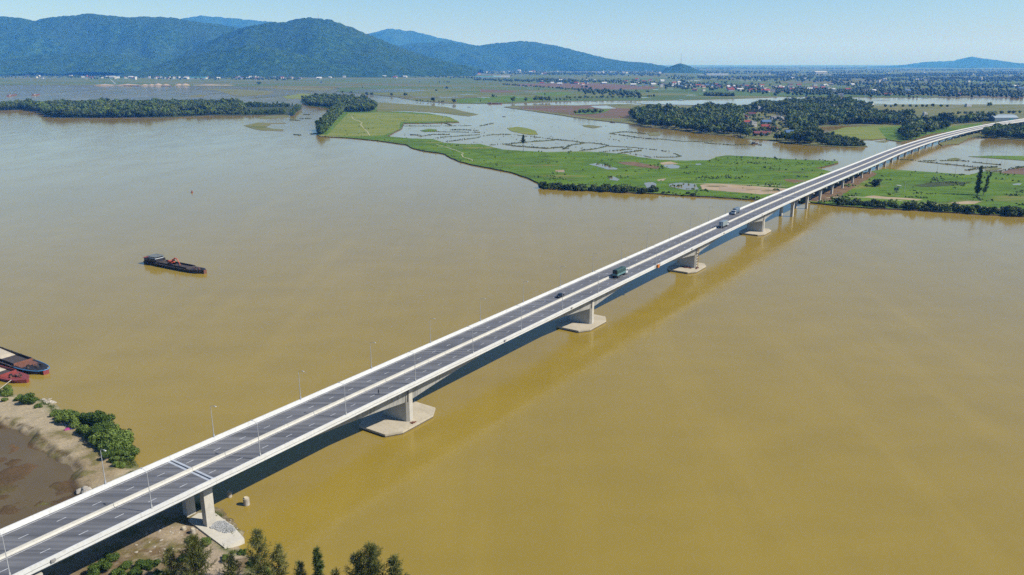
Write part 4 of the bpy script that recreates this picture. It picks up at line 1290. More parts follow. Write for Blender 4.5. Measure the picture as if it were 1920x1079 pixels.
# excavator standing in the hold
ex = thing('excavator', 'red orange excavator standing in the hold of the dredging barge', 'excavator', d1.matrix_basis @ Vector((-L1 * .07, 0, fb1 + .0)), d1.rotation_euler.z)
for sy in (-1, 1):
    b = MB(); b.prism([(-1.8, sy * 1.2 - .28), (1.8, sy * 1.2 - .28), (1.8, sy * 1.2 + .28), (-1.8, sy * 1.2 + .28)], .02, .8); b.build('track', 'hull_black', ex)
b = MB(); b.box((-.5, 0, 1.55), (2.9, 2.5, 1.1)); b.build('engine_body', 'excavator_orange', ex)
b = MB(); b.box((.75, .65, 2.1), (1.3, 1.1, 1.7), 0, 0, .85); cb = b.build('cab', 'excavator_orange', ex)
b = MB(); b.box((1.42, .65, 2.3), (.04, .85, .8)); b.build('cab_window', 'cabin_glass', cb)
b = MB(); b.tube((.7, -.3, 1.6), (3.4, -.3, 4.1), .34, .32, 6); b.tube((3.4, -.3, 4.1), (5.4, -.3, 3.6), .32, .28, 6); b.build('boom', 'excavator_orange', ex)
b = MB(); b.tube((5.4, -.3, 3.7), (7.0, -.3, 1.4), .26, .2, 6); b.build('stick', 'excavator_orange', ex)
b = MB(); b.tube((1.6, -.3, 1.9), (3.2, -.3, 3.5), .1, n=6); b.build('ram', 'galvanised_steel', ex)
b = MB(); b.box((7.0, -.3, 1.0), (.9, 1.1, .9), 0, 0, .7); b.build('bucket', 'scaffold_rust', ex)

barge('moored black sand barge with a pale blue bow and white sand in its hold', (-75, 643), (87, 702), 8.4, 1.15, deckmat='hull_rust', sandy=(.0, .66), trim='trim_blue', cab_len=.20, bowmat='boat_red')
barge('moored red decked barge with grey sand beside the near bank', (-90, 677), (53, 718), 7.2, .95, deckmat='deck_red', hullmat='boat_red', sandy=(.0, .80), cab_len=.14)
t = thing('mooring_rope', 'pale mooring rope from the red decked barge to the bank', 'rope')
b = MB(); b.tube(at(21, 713, 1.4), on_bank(-6, 735) + Vector((0, 0, .2)), .12, n=5); b.build('strand', 'rope', t)
b = MB(); p = on_bank(-6, 735); b.tube(p - Vector((0, 0, .4)), p + Vector((0, 0, .8)), .15, n=6); b.build('stake', 'bark', t)

def small_boat(label, pa, pb, Wd, fb, mat, house=True, mast=False):
    a, c = at(*pa, 0), at(*pb, 0)
    L = (c - a).length
    t = thing('boat', label, 'boat', (a + c) / 2, math.atan2(c.y - a.y, c.x - a.x))
    b = MB(); hull(b, L, Wd, -.3, fb, sheer=fb * .5, bow=.35); b.build('hull', mat, t)
    b = MB(); b.box((0, 0, fb + .03), (L * .6, Wd * .7, .06)); b.build('deck', 'deck_dark', t)
    if house:
        b = MB(); b.box((-L * .3, 0, fb + 1.1), (L * .2, Wd * .7, 2.2)); h = b.build('cabin', 'cabin_white', t)
        b = MB(); b.box((-L * .3, 0, fb + 2.3), (L * .24, Wd * .82, .15)); b.build('cabin_roof', 'deck_red', h)
        b = MB(); b.box((L * .05, 0, fb + .5), (L * .45, Wd * .55, .9), 0, 0, .6); b.build('cargo_heap', 'hull_rust', t)
    if mast:
        b = MB(); b.tube((0, 0, fb), (L * .55, 0, fb + 9), .18, .1, 6); b.tube((-L*.2, 0, fb), (L * .35, 0, fb + 6), .12, .1, 5); b.build('net_boom', 'hull_rust', t)
        b = MB(); b.box((-L * .2, 0, fb + .9), (L * .3, Wd * .8, 1.8)); b.build('cabin', 'hull_black', t)
    return t
small_boat('leftmost distant red cargo boat beyond the wooded island', (14, 181), (31, 178.5), 8, 2.2, 'hull_rust')
small_boat('second distant red cargo boat beyond the wooded island', (61, 179.5), (74.5, 178), 8, 2.2, 'hull_rust')
small_boat('long red barge against the far bank of the middle channel', (914, 195.3), (941, 195.6), 7, 1.8, 'boat_red')
small_boat('dark fishing boat with a raised net boom by the village shore', (1409, 271), (1421, 270.5), 4.5, 1.0, 'boat_wood', False, True)
small_boat('low dark sampan beside the brown field bank', (1143, 230.3), (1153, 230.5), 2.6, .8, 'boat_wood', False)
small_boat('low dark sampan out in the middle lagoon', (942, 219.2), (948, 219.4), 2.2, .7, 'boat_wood', False)
small_boat('tiny sampan drifting near the left tree row', (877, 201.5), (882, 201.3), 2.2, .7, 'boat_wood', False)
for k, (xa, xb, y) in enumerate([(232, 262, 161.4), (303, 322, 161.8)]):
    small_boat(['long dark red barge loading at the sand heaps', 'shorter dark red barge loading right of the sand heaps'][k], (xa, y), (xb, y + .2), 9, 2.4, 'hull_rust', False)
# sand heaps and the conveyor on the far left shore
for k, (x, w, h) in enumerate([(188, 34, 6.5), (232, 42, 7.5), (268, 16, 7), (281, 13, 7.5), (293, 15, 11), (308, 14, 8), (332, 16, 9), (344, 16, 10.5), (388, 60, 5), (418, 28, 3.5)]):
    c = at(x, 160.8, .7)
    wid = (at(x + w / 2, 160.8, .7) - c).length * 1.15
    b = MB(); rings = []
    for q in range(7):
        f = 1 - q / 6
        rings.append([(math.cos(a) * wid * f * (1 + .18 * vnoise(math.cos(a) * 2 + k, math.sin(a) * 2)), math.sin(a) * min(wid, 45) * f, -.2 + h * (1 - f) ** .8) for a in [2 * math.pi * j / 20 for j in range(20)]])
    b.loft(rings)
    tag(b.build('sand_heap', 'bare_sand', None, c + Vector((0, min(wid, 45), 0)), 0), f'{["leftmost long low", "second long", "third small", "fourth small", "tall pointed fifth", "sixth small", "seventh pointed", "eighth tall pointed", "ninth long flat", "last flat"][k]} sand heap on the far left shore', 'sand heap', 'sand heaps on the far shore')
c = at(213, 157.5, .7)
t = thing('conveyor', 'white slanting conveyor boom above the sand heaps', 'conveyor', c)
b = MB(); b.tube((-14, 0, 22), (6, 0, 3), 1.2, n=6); b.build('boom', 'cabin_white', t)
b = MB(); b.box((6, 0, 1.8), (6, 5, 3.6)); b.build('base', 'cabin_white', t)
# river buoy and cut-off piles
c = at(360, 361.5, 0)
t = thing('buoy', 'small red river buoy alone upstream of the dredging barge', 'buoy', c)
b = MB(); b.tube((0, 0, -.3), (0, 0, .7), 1.0, .9, 12); b.build('float', 'boat_red', t)
b = MB(); b.tube((0, 0, .7), (0, 0, 2.3), .5, .12, 8); b.build('topmark', 'boat_red', t)
for (px, py, r, h, lab) in [(430.5, 932, .62, 1.35, 'shorter pale concrete pile stub in the water at the edge of the bridge shadow'), (462.5, 947, .78, 1.9, 'taller pale concrete pile stub in the water right of the bridge shadow')]:
    c = at(px, py, 0)
    t = thing('pile_stub', lab, 'pile', c)
    b = MB(); b.tube((0, 0, -1), (0, 0, h), r, r, 14); b.build('shaft', 'stone', t)
    b = MB(); b.tube((0, 0, h), (.05, 0, h + .22), r * .8, r * .72, 12); b.build('broken_top', 'cap_concrete', t)

# ------------------------------------------------------------------ vegetation
def rand_unit(n, r):
    v = r.normal(size=(n, 3))
    return v / np.linalg.norm(v, axis=1)[:, None]
def leaf_quads(P, Nn, size, r, elong=1.6, jitter=.7):
    """leaf clumps: small folded quads at P facing roughly Nn -> verts, faces"""
    n = len(P)
    d = Nn + rand_unit(n, r) * jitter
    d /= np.linalg.norm(d, axis=1)[:, None]
    a = np.cross(d, rand_unit(n, r)); a /= np.linalg.norm(a, axis=1)[:, None]
    b = np.cross(d, a)
    sz = size * (0.6 + 0.8 * r.random(n))[:, None]
    v = np.stack([P - a * sz * .5 * elong, P - b * sz * .5 + d * sz * .12, P + a * sz * .5 * elong, P + b * sz * .5 + d * sz * .12], 1)
    f = np.arange(n * 4).reshape(n, 4)
    return v.reshape(-1, 3), f
def crown_points(lobes, n, r, shell=.65):
    w = np.array([l[3] * l[4] * l[5] for l in lobes]) ** .67
    k = r.choice(len(lobes), size=n, p=w / w.sum())
    L = np.array(lobes)[k]
    u = rand_unit(n, r)
    rad = shell + (1.12 - shell) * r.random(n)
    inner = r.random(n) < .25
    rad = np.where(inner, r.random(n) * .8, rad)
    P = L[:, :3] + u * L[:, 3:6] * rad[:, None]
    N = u / L[:, 3:6]; N /= np.linalg.norm(N, axis=1)[:, None]
    return P, N
def merge(parts):
    V, F, o = [], [], 0
    for v, f in parts:
        V.append(v); F.append(f + o); o += len(v)
    return np.concatenate(V), np.concatenate(F)
def blob(c, rad, r, n=8):
    """coarse irregular closed core of quads so that a crown is not see-through everywhere"""
    V, F = [], []
    m = 5
    for i in range(m + 1):
        th = math.pi * i / m
        for j in range(n):
            ph = 2 * math.pi * j / n
            k = .8 + .35 * r.random()
            V.append((c[0] + rad[0] * k * math.sin(th) * math.cos(ph), c[1] + rad[1] * k * math.sin(th) * math.sin(ph), c[2] + rad[2] * k * math.cos(th)))
    for i in range(m):
        for j in range(n):
            a = i * n + j; b_ = i * n + (j + 1) % n
            F.append((a, b_, b_ + n, a + n))
    return np.array(V), np.array(F)
def make_lobes(r, h, w, style):
    lobes = []
    if style == 'round':
        lobes.append((0, 0, h * .58, w * .30, w * .30, h * .28))
        for k in range(8):
            a = r.random() * 6.28; d = w * (.16 + .24 * r.random()); z = h * (.32 + .52 * r.random()); q = w * (.11 + .14 * r.random())
            lobes.append((math.cos(a) * d, math.sin(a) * d, z, q, q, q * .9 * h / w))
    elif style == 'tall':
        for k in range(6):
            z = h * (.25 + .13 * k); q = w * (.42 - .045 * k) * (.8 + .4 * r.random())
            lobes.append(((r.random() - .5) * w * .25, (r.random() - .5) * w * .25, z, q, q, h * .13))
    elif style == 'bush':
        for k in range(9):
            a = r.random() * 6.28; d = w * .42 * r.random(); q = w * (.12 + .16 * r.random())
            lobes.append((math.cos(a) * d, math.sin(a) * d, h * (.25 + .5 * r.random()), q, q, h * (.16 + .14 * r.random())))
    return lobes
def tree_arrays(r, h, w, style, n, size, core=.55):
    lobes = make_lobes(r, h, w, style)
    P, N = crown_points(lobes, n, r)
    P[:, 2] = np.maximum(P[:, 2], .15)
    parts = [leaf_quads(P, N, size, r)]
    for l in lobes:
        parts.append(blob(l[:3], (l[3] * core, l[4] * core, l[5] * core), r))
    return merge(parts), lobes
def trunk_mesh(mb_, h, lobes, r0):
    top = Vector((0, 0, h * .55))
    mb_.tube((0, 0, -.6), (0, 0, h * .25), r0, r0 * .8, 7); mb_.tube((0, 0, h * .25), top, r0 * .8, r0 * .5, 7)
    for l in lobes[:5]:
        mb_.tube((0, 0, h * (.18 + .2 * random.random())), (l[0] * .8, l[1] * .8, l[2]), r0 * .45, r0 * .12, 5)
def make_tree(name, style, h, w, n, size, leaf, seed, core=.55):
    r = np.random.default_rng(seed)
    (V, F), lobes = tree_arrays(r, h, w, style, n, size, core)
    t = thing(name, '', 'tree')
    np_mesh('crown', V, F, leaf, t)
    b = MB(); trunk_mesh(b, h, lobes, .05 * w * .5 + .08); b.build('trunk', 'bark', t)
    return t
class Kind:
    """prototypes of one kind of plant; the first placing uses the prototype, later ones copy it"""
    def __init__(self, protos):
        self.p = protos; self.used = [False] * len(protos); self.n = 0
    def put(self, loc, scale, label, cat, group, rz=None, sz=1.0):
        k = self.n % len(self.p); self.n += 1
        o = self.p[k] if not self.used[k] else copy_tree(self.p[k])
        self.used[k] = True
        o.location = loc
        o.rotation_euler = (0, 0, random.random() * 6.28 if rz is None else rz)
        o.scale = (scale, scale, scale * sz)
        return tag(o, label, cat, group)
    def done(self):
        for o, u in zip(self.p, self.used):
            if not u:
                for c in list(o.children): bpy.data.objects.remove(c)
                bpy.data.objects.remove(o)
broad = Kind([make_tree('broadleaf_tree', 'round', 1.0 * 10, 10, 620, .95, 'green_leaf' if k in (2, 5) else 'dark_leaf', 100 + k) for k in range(7)])
tallk = Kind([make_tree('plantation_tree', 'tall', 10, 6.0, 420, .75, 'plantation_leaf', 130 + k) for k in range(4)])
bushk = Kind([make_tree('shrub', 'bush', 4.0, 5.5, 560, .55, 'green_leaf' if k == 2 else 'dark_leaf', 150 + k) for k in range(5)])
# low-poly versions for the woods that nobody could count
def lite(style, h, w, n, size, seed):
    r = np.random.default_rng(seed)
    lobes = make_lobes(r, h, w, style)[:4]
    P, N = crown_points(lobes, n, r)
    parts = [leaf_quads(P, N, size, r)]
    for l in lobes[:3]:
        parts.append(blob(l[:3], (l[3] * .75, l[4] * .75, l[5] * .75), r, 5))
    return merge(parts)
LITE = [lite('round', 10, 10, 60, 1.9, 200 + k) for k in range(5)]
FARL = []
for k in range(6):
    r = np.random.default_rng(300 + k)
    FARL.append(merge([blob((0, 0, 5.0), (4.6, 4.6, 4.8), r, 6), blob((r.normal() * 2.5, r.normal() * 2.5, 4.5), (3.4, 3.4, 3.6), r, 5)]))
def scatter(name, protos, items, mat, label):
    """items (x, y, z, scale, zscale); one joined mesh"""
    items = np.array(items)
    V, F, off = [], [], 0
    r = np.random.default_rng(len(items))
    kind = r.integers(0, len(protos), len(items))
    for k, (pv, pf) in enumerate(protos):
        sel = items[kind == k]
        if not len(sel): continue
        a = r.random(len(sel)) * 6.283
        c, s_ = np.cos(a), np.sin(a)
        x = (pv[None, :, 0] * c[:, None] - pv[None, :, 1] * s_[:, None]) * sel[:, 3:4] + sel[:, 0:1]
        y = (pv[None, :, 0] * s_[:, None] + pv[None, :, 1] * c[:, None]) * sel[:, 3:4] + sel[:, 1:2]
        z = pv[None, :, 2] * sel[:, 3:4] * sel[:, 4:5] + sel[:, 2:3]
        vv = np.stack([x, y, z], -1).reshape(-1, 3)
        ff = (pf[None] + (np.arange(len(sel)) * len(pv))[:, None, None] + off).reshape(-1, pf.shape[1])
        V.append(vv); F.append(ff); off += len(vv)
    o = np_mesh(name, np.concatenate(V), np.concatenate(F), mat)
    return tag(o, label, 'woodland', kind='stuff')
def in_poly(x, y, poly):
    c = False
    n = len(poly)
    for i in range(n):
        x0, y0 = poly[i]; x1, y1 = poly[(i + 1) % n]
        if (y0 > y) != (y1 > y) and x < (x1 - x0) * (y - y0) / (y1 - y0) + x0:
            c = not c
    return c
def fill(px_poly, spacing, jitter=.45, z=.7):
    """even but irregular planting positions inside a pixel outline"""
    w = [tuple(at(x, y, z)[:2]) for x, y in px_poly]
    x0, x1 = min(p[0] for p in w), max(p[0] for p in w); y0, y1 = min(p[1] for p in w), max(p[1] for p in w)
    out = []
    i = 0
    y = y0
    while y <= y1:
        x = x0 + (spacing / 2 if i % 2 else 0)
        while x <= x1:
            q = (x + random.uniform(-1, 1) * spacing * jitter, y + random.uniform(-1, 1) * spacing * jitter)
            if in_poly(q[0], q[1], w): out.append(q)
            x += spacing
        y += spacing * .87; i += 1
    return out
def in_view(x, y, z, m=40):
    if y < 20: return False
    u, v = proj((x, y, z))
    return -m < u < 1920 + m and v < 1079 + 200
wood_stuff = []
def place_words(i, n, h, hm):
    return ('taller ' if h > hm else 'lower ') + ('left-hand ' if i < n / 3 else ('middle ' if i < 2 * n / 3 else 'right-hand '))
def wood(px_poly, spacing, hmin, hmax, n_ind, label, group, kind=broad, z=.7, base=10.0, front=True, name_cat='tree', skip=None):
    pts = [p for p in fill(px_poly, spacing, z=z) if in_view(p[0], p[1], z)]
    if skip: pts = [p for p in pts if not skip(p)]
    pts.sort(key=lambda p: p[1])          # nearest first: they show largest
    pick = set()
    if front:
        # the front edge column by column, then the rest by distance
        cols = {}
        for i, p in enumerate(pts):
            u = int(proj((p[0], p[1], z))[0] / 7)
            cols.setdefault(u, []).append(i)
        order = []
        for rank in range(4):
            for u in cols:
                if len(cols[u]) > rank: order.append(cols[u][rank])
        for i in order[:n_ind]: pick.add(i)
    rank = {i: k for k, i in enumerate(sorted(pick, key=lambda i: proj((pts[i][0], pts[i][1], z))[0]))}
    for i, p in enumerate(pts):
        h = random.uniform(hmin, hmax) * (1 + .45 * vnoise(p[0] / 45, p[1] / 45)) * (1.25 if random.random() < .07 else 1)
        if skip and (in_poly(p[0], p[1], clear) or in_poly(p[0], p[1], clear2)): h *= .5
        if i in pick:
            lab = place_words(rank[i], len(pick), h, (hmin + hmax) / 2) + label if len(pick) > 7 else label
            kind.put((p[0], p[1], z - .1), h / base, lab, name_cat, group, sz=random.uniform(.85, 1.15))
        else:
            wood_stuff.append((p[0], p[1], z - .1, h / 10, random.uniform(.85, 1.15)))
# left island
wood([(-60, 206.5), (0, 207.5), (45, 206), (76, 211), (98, 220.3), (175, 221.2), (250, 220.6), (300, 219.8), (330, 218.5), (332, 210), (380, 208), (400, 214), (450, 214.5), (459, 208), (452, 199), (400, 198), (300, 197.5), (150, 198), (60, 200), (0, 201), (-60, 202)],
     9.0, 10, 17, 78, 'dark green tree in the dense wood on the left river island', 'trees of the left island wood')
wood([(325, 219), (360, 218), (400, 215.6), (455, 215.8), (455, 212), (400, 211.5), (340, 216)], 9, 7, 12, 8, 'smaller dark tree at the water edge of the left island', 'shore trees of the left island')
wood([(460, 201.5), (548, 201.3), (550, 199.6), (460, 199.6)], 9, 9, 11, 20, 'slender tree in the back plantation row of the left island', 'back plantation row', tallk)
wood([(460, 216), (535, 214.5), (536, 212.5), (460, 213.5)], 8, 8, 10, 20, 'slender tree in the front plantation row of the left island', 'front plantation row', tallk)
wood([(545, 217), (551, 217.5), (564, 205), (558, 202)], 7, 8, 10, 8, 'bright green tree in the short row closing the island tip', 'trees at the island tip', tallk)
# wood at the head of the peninsula, and its tree row
wood(ZA((40, 342), (110, 382), (330, 408), (400, 415), (500, 455), (620, 455), (790, 452), (815, 400), (770, 365), (600, 330), (400, 310), (160, 315)), 8.0, 11, 15, 48, 'dark tree in the rounded wood at the head of the meadow peninsula', 'trees of the peninsula wood', z=.75)
wood(ZA((195, 690), (255, 700), (330, 620), (470, 460), (400, 430), (360, 445), (270, 580)), 6.0, 11, 13, 26, 'tree in the straight dense row along the left edge of the meadow', 'tree row beside the meadow', tallk, z=.8)
# village wood on the right
hs = []
clear = [tuple(at(x, y, .75)[:2]) for x, y in ZG((1340, 330), (1560, 300), (1900, 340), (1950, 620), (1520, 610), (1350, 470))]
clear2 = [tuple(at(x, y, .75)[:2]) for x, y in ZH((0, 420), (180, 440), (260, 600), (0, 600))]
VW = (ZG((130, 370), (270, 465), (650, 495), (900, 535), (1200, 560), (1330, 555), (1400, 598), (1560, 602), (1800, 625), (1920, 645)) +
      ZH((380, 650), (560, 668), (720, 675), (700, 600), (650, 545), (600, 500), (680, 455), (900, 450), (1200, 440), (1500, 435), (1740, 440), (1760, 340), (1500, 380), (1300, 330), (1250, 250), (1000, 200), (860, 180), (560, 200), (100, 230)) +
      ZG((1600, 230), (1400, 270), (1320, 300), (1300, 270), (1000, 260), (820, 290), (830, 330), (700, 330), (600, 310), (400, 290), (200, 290)))
def vskip(p):
    if in_poly(p[0], p[1], clear) or in_poly(p[0], p[1], clear2):
        return random.random() < .72
    return random.random() < .06
wood(VW, 11.0, 9, 17, 92, 'dark tree in the woods around the riverside village', 'trees of the village woods', z=.75, skip=vskip)
wood(ZH((720, 600), (800, 585), (960, 630), (1100, 640), (1225, 680), (1100, 690), (880, 685), (740, 672)), 7, 5, 8, 14, 'low bush on the tapering village spit', 'bushes of the village spit', bushk, z=.75, base=4.0, name_cat='shrub')
# around the far end of the bridge
wood(ZE((585, 300), (640, 345), (740, 335), (760, 270), (690, 225), (620, 230)), 9, 11, 15, 6, 'tree in the round clump left of the bridge', 'clump left of the bridge', z=.8)
wood(ZE((700, 240), (790, 290), (900, 265), (1080, 225), (1090, 200), (900, 210), (760, 190)), 10, 9, 13, 10, 'tree in the belt behind the far bridge spans', 'belt behind the bridge', z=.8)
wood(ZE((1400, 312), (1520, 318), (1834, 332), (1990, 335), (1990, 275), (1834, 262), (1560, 262), (1450, 275)), 9, 11, 15, 26, 'dark tree in the tall wood hiding the bridge at the right edge', 'trees of the right edge wood', z=.8)
wood(ZE((-300, 178), (0, 180), (300, 175), (580, 190), (900, 180), (1100, 185), (1500, 150), (1490, 120), (1200, 140), (700, 160), (300, 150), (-300, 160)), 11, 9, 15, 24, 'tree in the long belt beyond the waterside field', 'long tree belt beyond the field', z=.8)
# row of round trees on the plain at the right
for k in range(26):
    x = 1658 + k * 11.6 + random.uniform(-2, 2)
    p = at(x, 220 - k * .25 + random.uniform(-.5, .5) if k > 10 else 202.5 + random.uniform(-.4, .4), .75)
    wood_stuff.append((p.x, p.y, .65, random.uniform(.8, 1.15), 1.0))
# single trees on the far bank
def single(px, py, h, label, kind, base, z=.75, wide=1.0, cat='tree'):
    p = at(px, py, z)
    o = kind.put((p.x, p.y, z - .1), h / base, label, cat, None, sz=1.0 / wide)
    o.scale = (h / base * wide, h / base * wide, h / base)
    if 'group' in o: del o['group']
    return o
single(485, 159.5, 18, 'single bushy dark tree standing on the far left shore', broad, 10, .8, 1.7)
single(1641, 349.5, 7, 'single round dark bush on the meadow right of the bridge', bushk, 4, 1.1, 1.05, 'shrub')
for (x, y, h, lab) in [(734, 181, 13, 'tree on the middle channel bank left of the bushes'), (812, 192, 14, 'larger tree on the middle channel bank'), (851, 194, 12, 'round tree at the end of the bank bushes'),
                       (961, 192.5, 16, 'first tall tree on the far lagoon bank'), (986, 191, 13, 'second tall tree on the far lagoon bank'), (1560, 203, 10, 'lone tree on the plain behind the village'), (1855, 201, 13, 'lone round tree on the right-hand plain')]:
    single(x, y, h, lab, broad, 10, .75)
for (a, b_, y0, y1, n, h) in [(1004, 1030, 191, 191.3, 5, 15), (1030, 1085, 189.5, 189, 7, 7), (780, 836, 190.5, 193, 9, 6), (1077, 1128, 215, 214, 9, 11), (1060, 1195, 186, 185, 20, 11), (670, 780, 175.5, 187, 12, 3)]:
    for k in range(n):
        u = (k + random.random()) / n
        p = at(a + (b_ - a) * u, y0 + (y1 - y0) * u, .75)
        wood_stuff.append((p.x, p.y, .65, h / 10 * random.uniform(.8, 1.25), 1.0))
# bushes on drowned bunds
for k in range(70):
    px = random.choice(bunds)
    i = random.randrange(len(px) - 1); u = random.random()
    p = at(px[i][0] + (px[i+1][0] - px[i][0]) * u, px[i][1] + (px[i+1][1] - px[i][1]) * u, .2)
    wood_stuff.append((p.x, p.y, .1, random.uniform(.08, .22), .8))
reeds = []
for k in range(2200):
    px = random.choice(bunds)
    i = random.randrange(len(px) - 1); u = random.random()
    p = at(px[i][0] + (px[i+1][0] - px[i][0]) * u + random.gauss(0, 1.5), px[i][1] + (px[i+1][1] - px[i][1]) * u + random.gauss(0, .35), .2)
    reeds.append((p.x, p.y, .0, random.uniform(.05, .14), random.uniform(.5, .9)))
for k in range(900):
    x, y = random.uniform(740, 1200), random.uniform(225, 285)
    if y > 262 + (x - 740) * .06 or y < 236: continue
    if vnoise(x / 30, y / 6, 2.2) < .12: continue
    p = at(x, y, .2); reeds.append((p.x, p.y, -.1, random.uniform(.05, .16), .45))
# clumps of rushes on the meadow behind the sandy ground
for k in range(120):
    x, y = random.uniform(1340, 1565), random.uniform(294, 318)
    if y < 292 + (x - 1340) * .045: continue
    p = at(x, y, 1.1)
    wood_stuff.append((p.x, p.y, 1.0, random.uniform(.08, .2) * (1.6 if y < 303 else .8), .9))

# bank bushes along the far shore
def bank_row(x0, x1, yf, n, hmin, hmax, label, group, z=1.0):
    for k in range(n):
        u = (k + .5 + random.uniform(-.35, .35)) / n
        x = x0 + (x1 - x0) * u
        p = at(x, yf(x) + random.uniform(-3.0, 0), z)
        h = random.uniform(hmin, hmax)
        bushk.put((p.x, p.y, z - .8), h / 4.0, place_words(k, n, h, (hmin + hmax) / 2) + label, 'shrub', group, sz=random.uniform(.9, 1.2))
bank_row(1012, 1230, lambda x: 352.5 + (x - 1012) * .048, 46, 3.2, 6.2, 'dark bush in the hedge on the far bank left of the bridge', 'bank bushes left of the bridge')
bank_row(1240, 1312, lambda x: 364.5 + (x - 1240) * .05, 12, 1.6, 3.0, 'low bush on the far bank below the sandy ground', 'low bank bushes', .9)
bank_row(1390, 1455, lambda x: 372.5 + (x - 1390) * .05, 10, 1.4, 2.6, 'low shrub on the far bank just left of the bridge', 'low shrubs by the bridge', .9)
bank_row(1568, 1960, lambda x: 384.5 + (x - 1568) * .057, 76, 3.0, 6.5, 'dark bush in the hedge on the far bank right of the bridge', 'bank bushes right of the bridge')

# ------------------------------------------------------------------ feathery casuarinas
def casuarina(seed, h, w, n_br, per, name='casuarina_tree', leaf='needle_leaf', nl=.75, nw=.05, open_=0.0, low=.12):
    r = np.random.default_rng(seed)
    t = thing(name, '', 'tree')
    b = MB()
    b.tube((0, 0, -.6), (0, 0, h * .5), .024 * h * .6, .014 * h * .6, 7); b.tube((0, 0, h * .5), (r.normal() * .15, r.normal() * .15, h * .97), .014 * h * .6, .02, 6)
    P, Dn = [], []
    for k in range(n_br):
        f = low + (1 - low) * (k + r.random()) / n_br
        a = r.random() * 6.283
        env = (1 - f) ** .55 * 1.0 + .10
        ln = w * .5 * env * (.35 + .95 * r.random())
        rise = (.55 + .9 * r.random())
        z0 = f * h * .95
        p0 = np.array([0, 0, z0]); d = np.array([math.cos(a), math.sin(a), rise]); d /= np.linalg.norm(d)
        p1 = p0 + d * ln
        b.tube(tuple(p0), tuple(p1), .02 + .02 * (1 - f), .008, 4, caps=False)
        m = int(per * (.5 + env))
        u = r.random(m) ** .7
        q = p0 + np.outer(u * ln, d) + r.normal(size=(m, 3)) * .11 * w / 5
        P.append(q)
        dd = d * .6 + r.normal(size=(m, 3)) * .55 + np.array([0, 0, -.15])
        Dn.append(dd / np.linalg.norm(dd, axis=1)[:, None])
    P = np.concatenate(P); D = np.concatenate(Dn)
    n = len(P)
    s_ = np.cross(D, rand_unit(n, r)); s_ /= np.linalg.norm(s_, axis=1)[:, None]
    L = nl * (.6 + .8 * r.random(n))[:, None]
    V = np.stack([P - s_ * nw, P + s_ * nw, P + s_ * nw * .6 + D * L, P - s_ * nw * .6 + D * L], 1).reshape(-1, 3)
    np_mesh('foliage', V, np.arange(n * 4).reshape(n, 4), leaf, t)
    b.build('trunk', 'bark', t)
    return t
def stand(t, px, py, label, group=None, h=None):
    p = on_bank(px, py)
    t.location = p - Vector((0, 0, .1))
    tag(t, label, 'tree', group)
def top_height(px, base_py, top_py):
    """height that puts the tip at the pixel row seen"""
    p = on_bank(px, base_py)
    lo, hi = 1.0, 40.0
    for _ in range(40):
        m = (lo + hi) / 2
        if proj((p.x, p.y, p.z + m))[1] > top_py: lo = m
        else: hi = m
    return lo
for (px, by, ty, w, nb, per, seed, lab) in [
        (372, 1092, 1006, 8.6, 100, 40, 501, 'dense dark casuarina at the bottom edge before the bridge pier'),
        (492, 1100, 990, 8.2, 70, 32, 502, 'tall feathery casuarina beside the concrete apron at the bottom edge'),
        (436, 1100, 1042, 5.5, 46, 30, 505, 'low casuarina between the two taller ones at the bottom edge'),
        (700, 1118, 1024, 10.0, 80, 36, 503, 'wide open casuarina farthest right at the bottom edge'),
        (742, 1120, 1042, 6.5, 55, 36, 507, 'smaller casuarina leaning right at the bottom right of the trees'),
        (600, 1112, 1026, 2.4, 70, 46, 504, 'narrow creeper covered dark trunk at the bottom edge'),
        (325, 1094, 1026, 5.0, 44, 30, 511, 'bushy casuarina left of the dense dark one at the bottom edge'),
        (526, 1096, 1022, 5.6, 50, 34, 514, 'casuarina leaning over the water right of the tall feathery one'),
        (672, 1116, 1036, 6.5, 50, 36, 515, 'casuarina behind the wide open one at the bottom edge'),
        (566, 1108, 1052, 4.0, 40, 26, 506, 'short sparse casuarina left of the narrow trunk'),
        (632, 1114, 1068, 3.4, 26, 24, 508, 'small casuarina twig right of the narrow trunk')]:
    h = top_height(px, by, ty)
    t = casuarina(seed, h, w, nb, per, leaf='dark_leaf' if seed == 504 else 'needle_leaf', low=.05 if seed != 503 else .2)
    stand(t, px, by, lab)
# two tall dark pines on the right-hand meadow, one slim tree in the lagoon
for (px, by, h, w, seed, nb, per, lw, lab) in [(1832, 366, 25.0, 6.5, 521, 90, 40, .05, 'taller dark column shaped pine on the right-hand meadow'), (1843, 367, 21.0, 6.0, 522, 46, 22, .1, 'shorter leaning pine beside the tall one on the right-hand meadow'),
                                              (981, 286.5, 22.0, 8.5, 523, 60, 26, .55, 'slim lone tree with a bare stem at the edge of the flooded plots')]:
    t = casuarina(seed, h, w, nb, per, 'pine_tree' if seed < 523 else 'slim_tree', 'dark_leaf', 1.0, .14, low=lw)
    t.location = at(px, by, 1.05)
    tag(t, lab, 'tree')
    if seed == 522: t.rotation_euler = (0, R(10), .1)

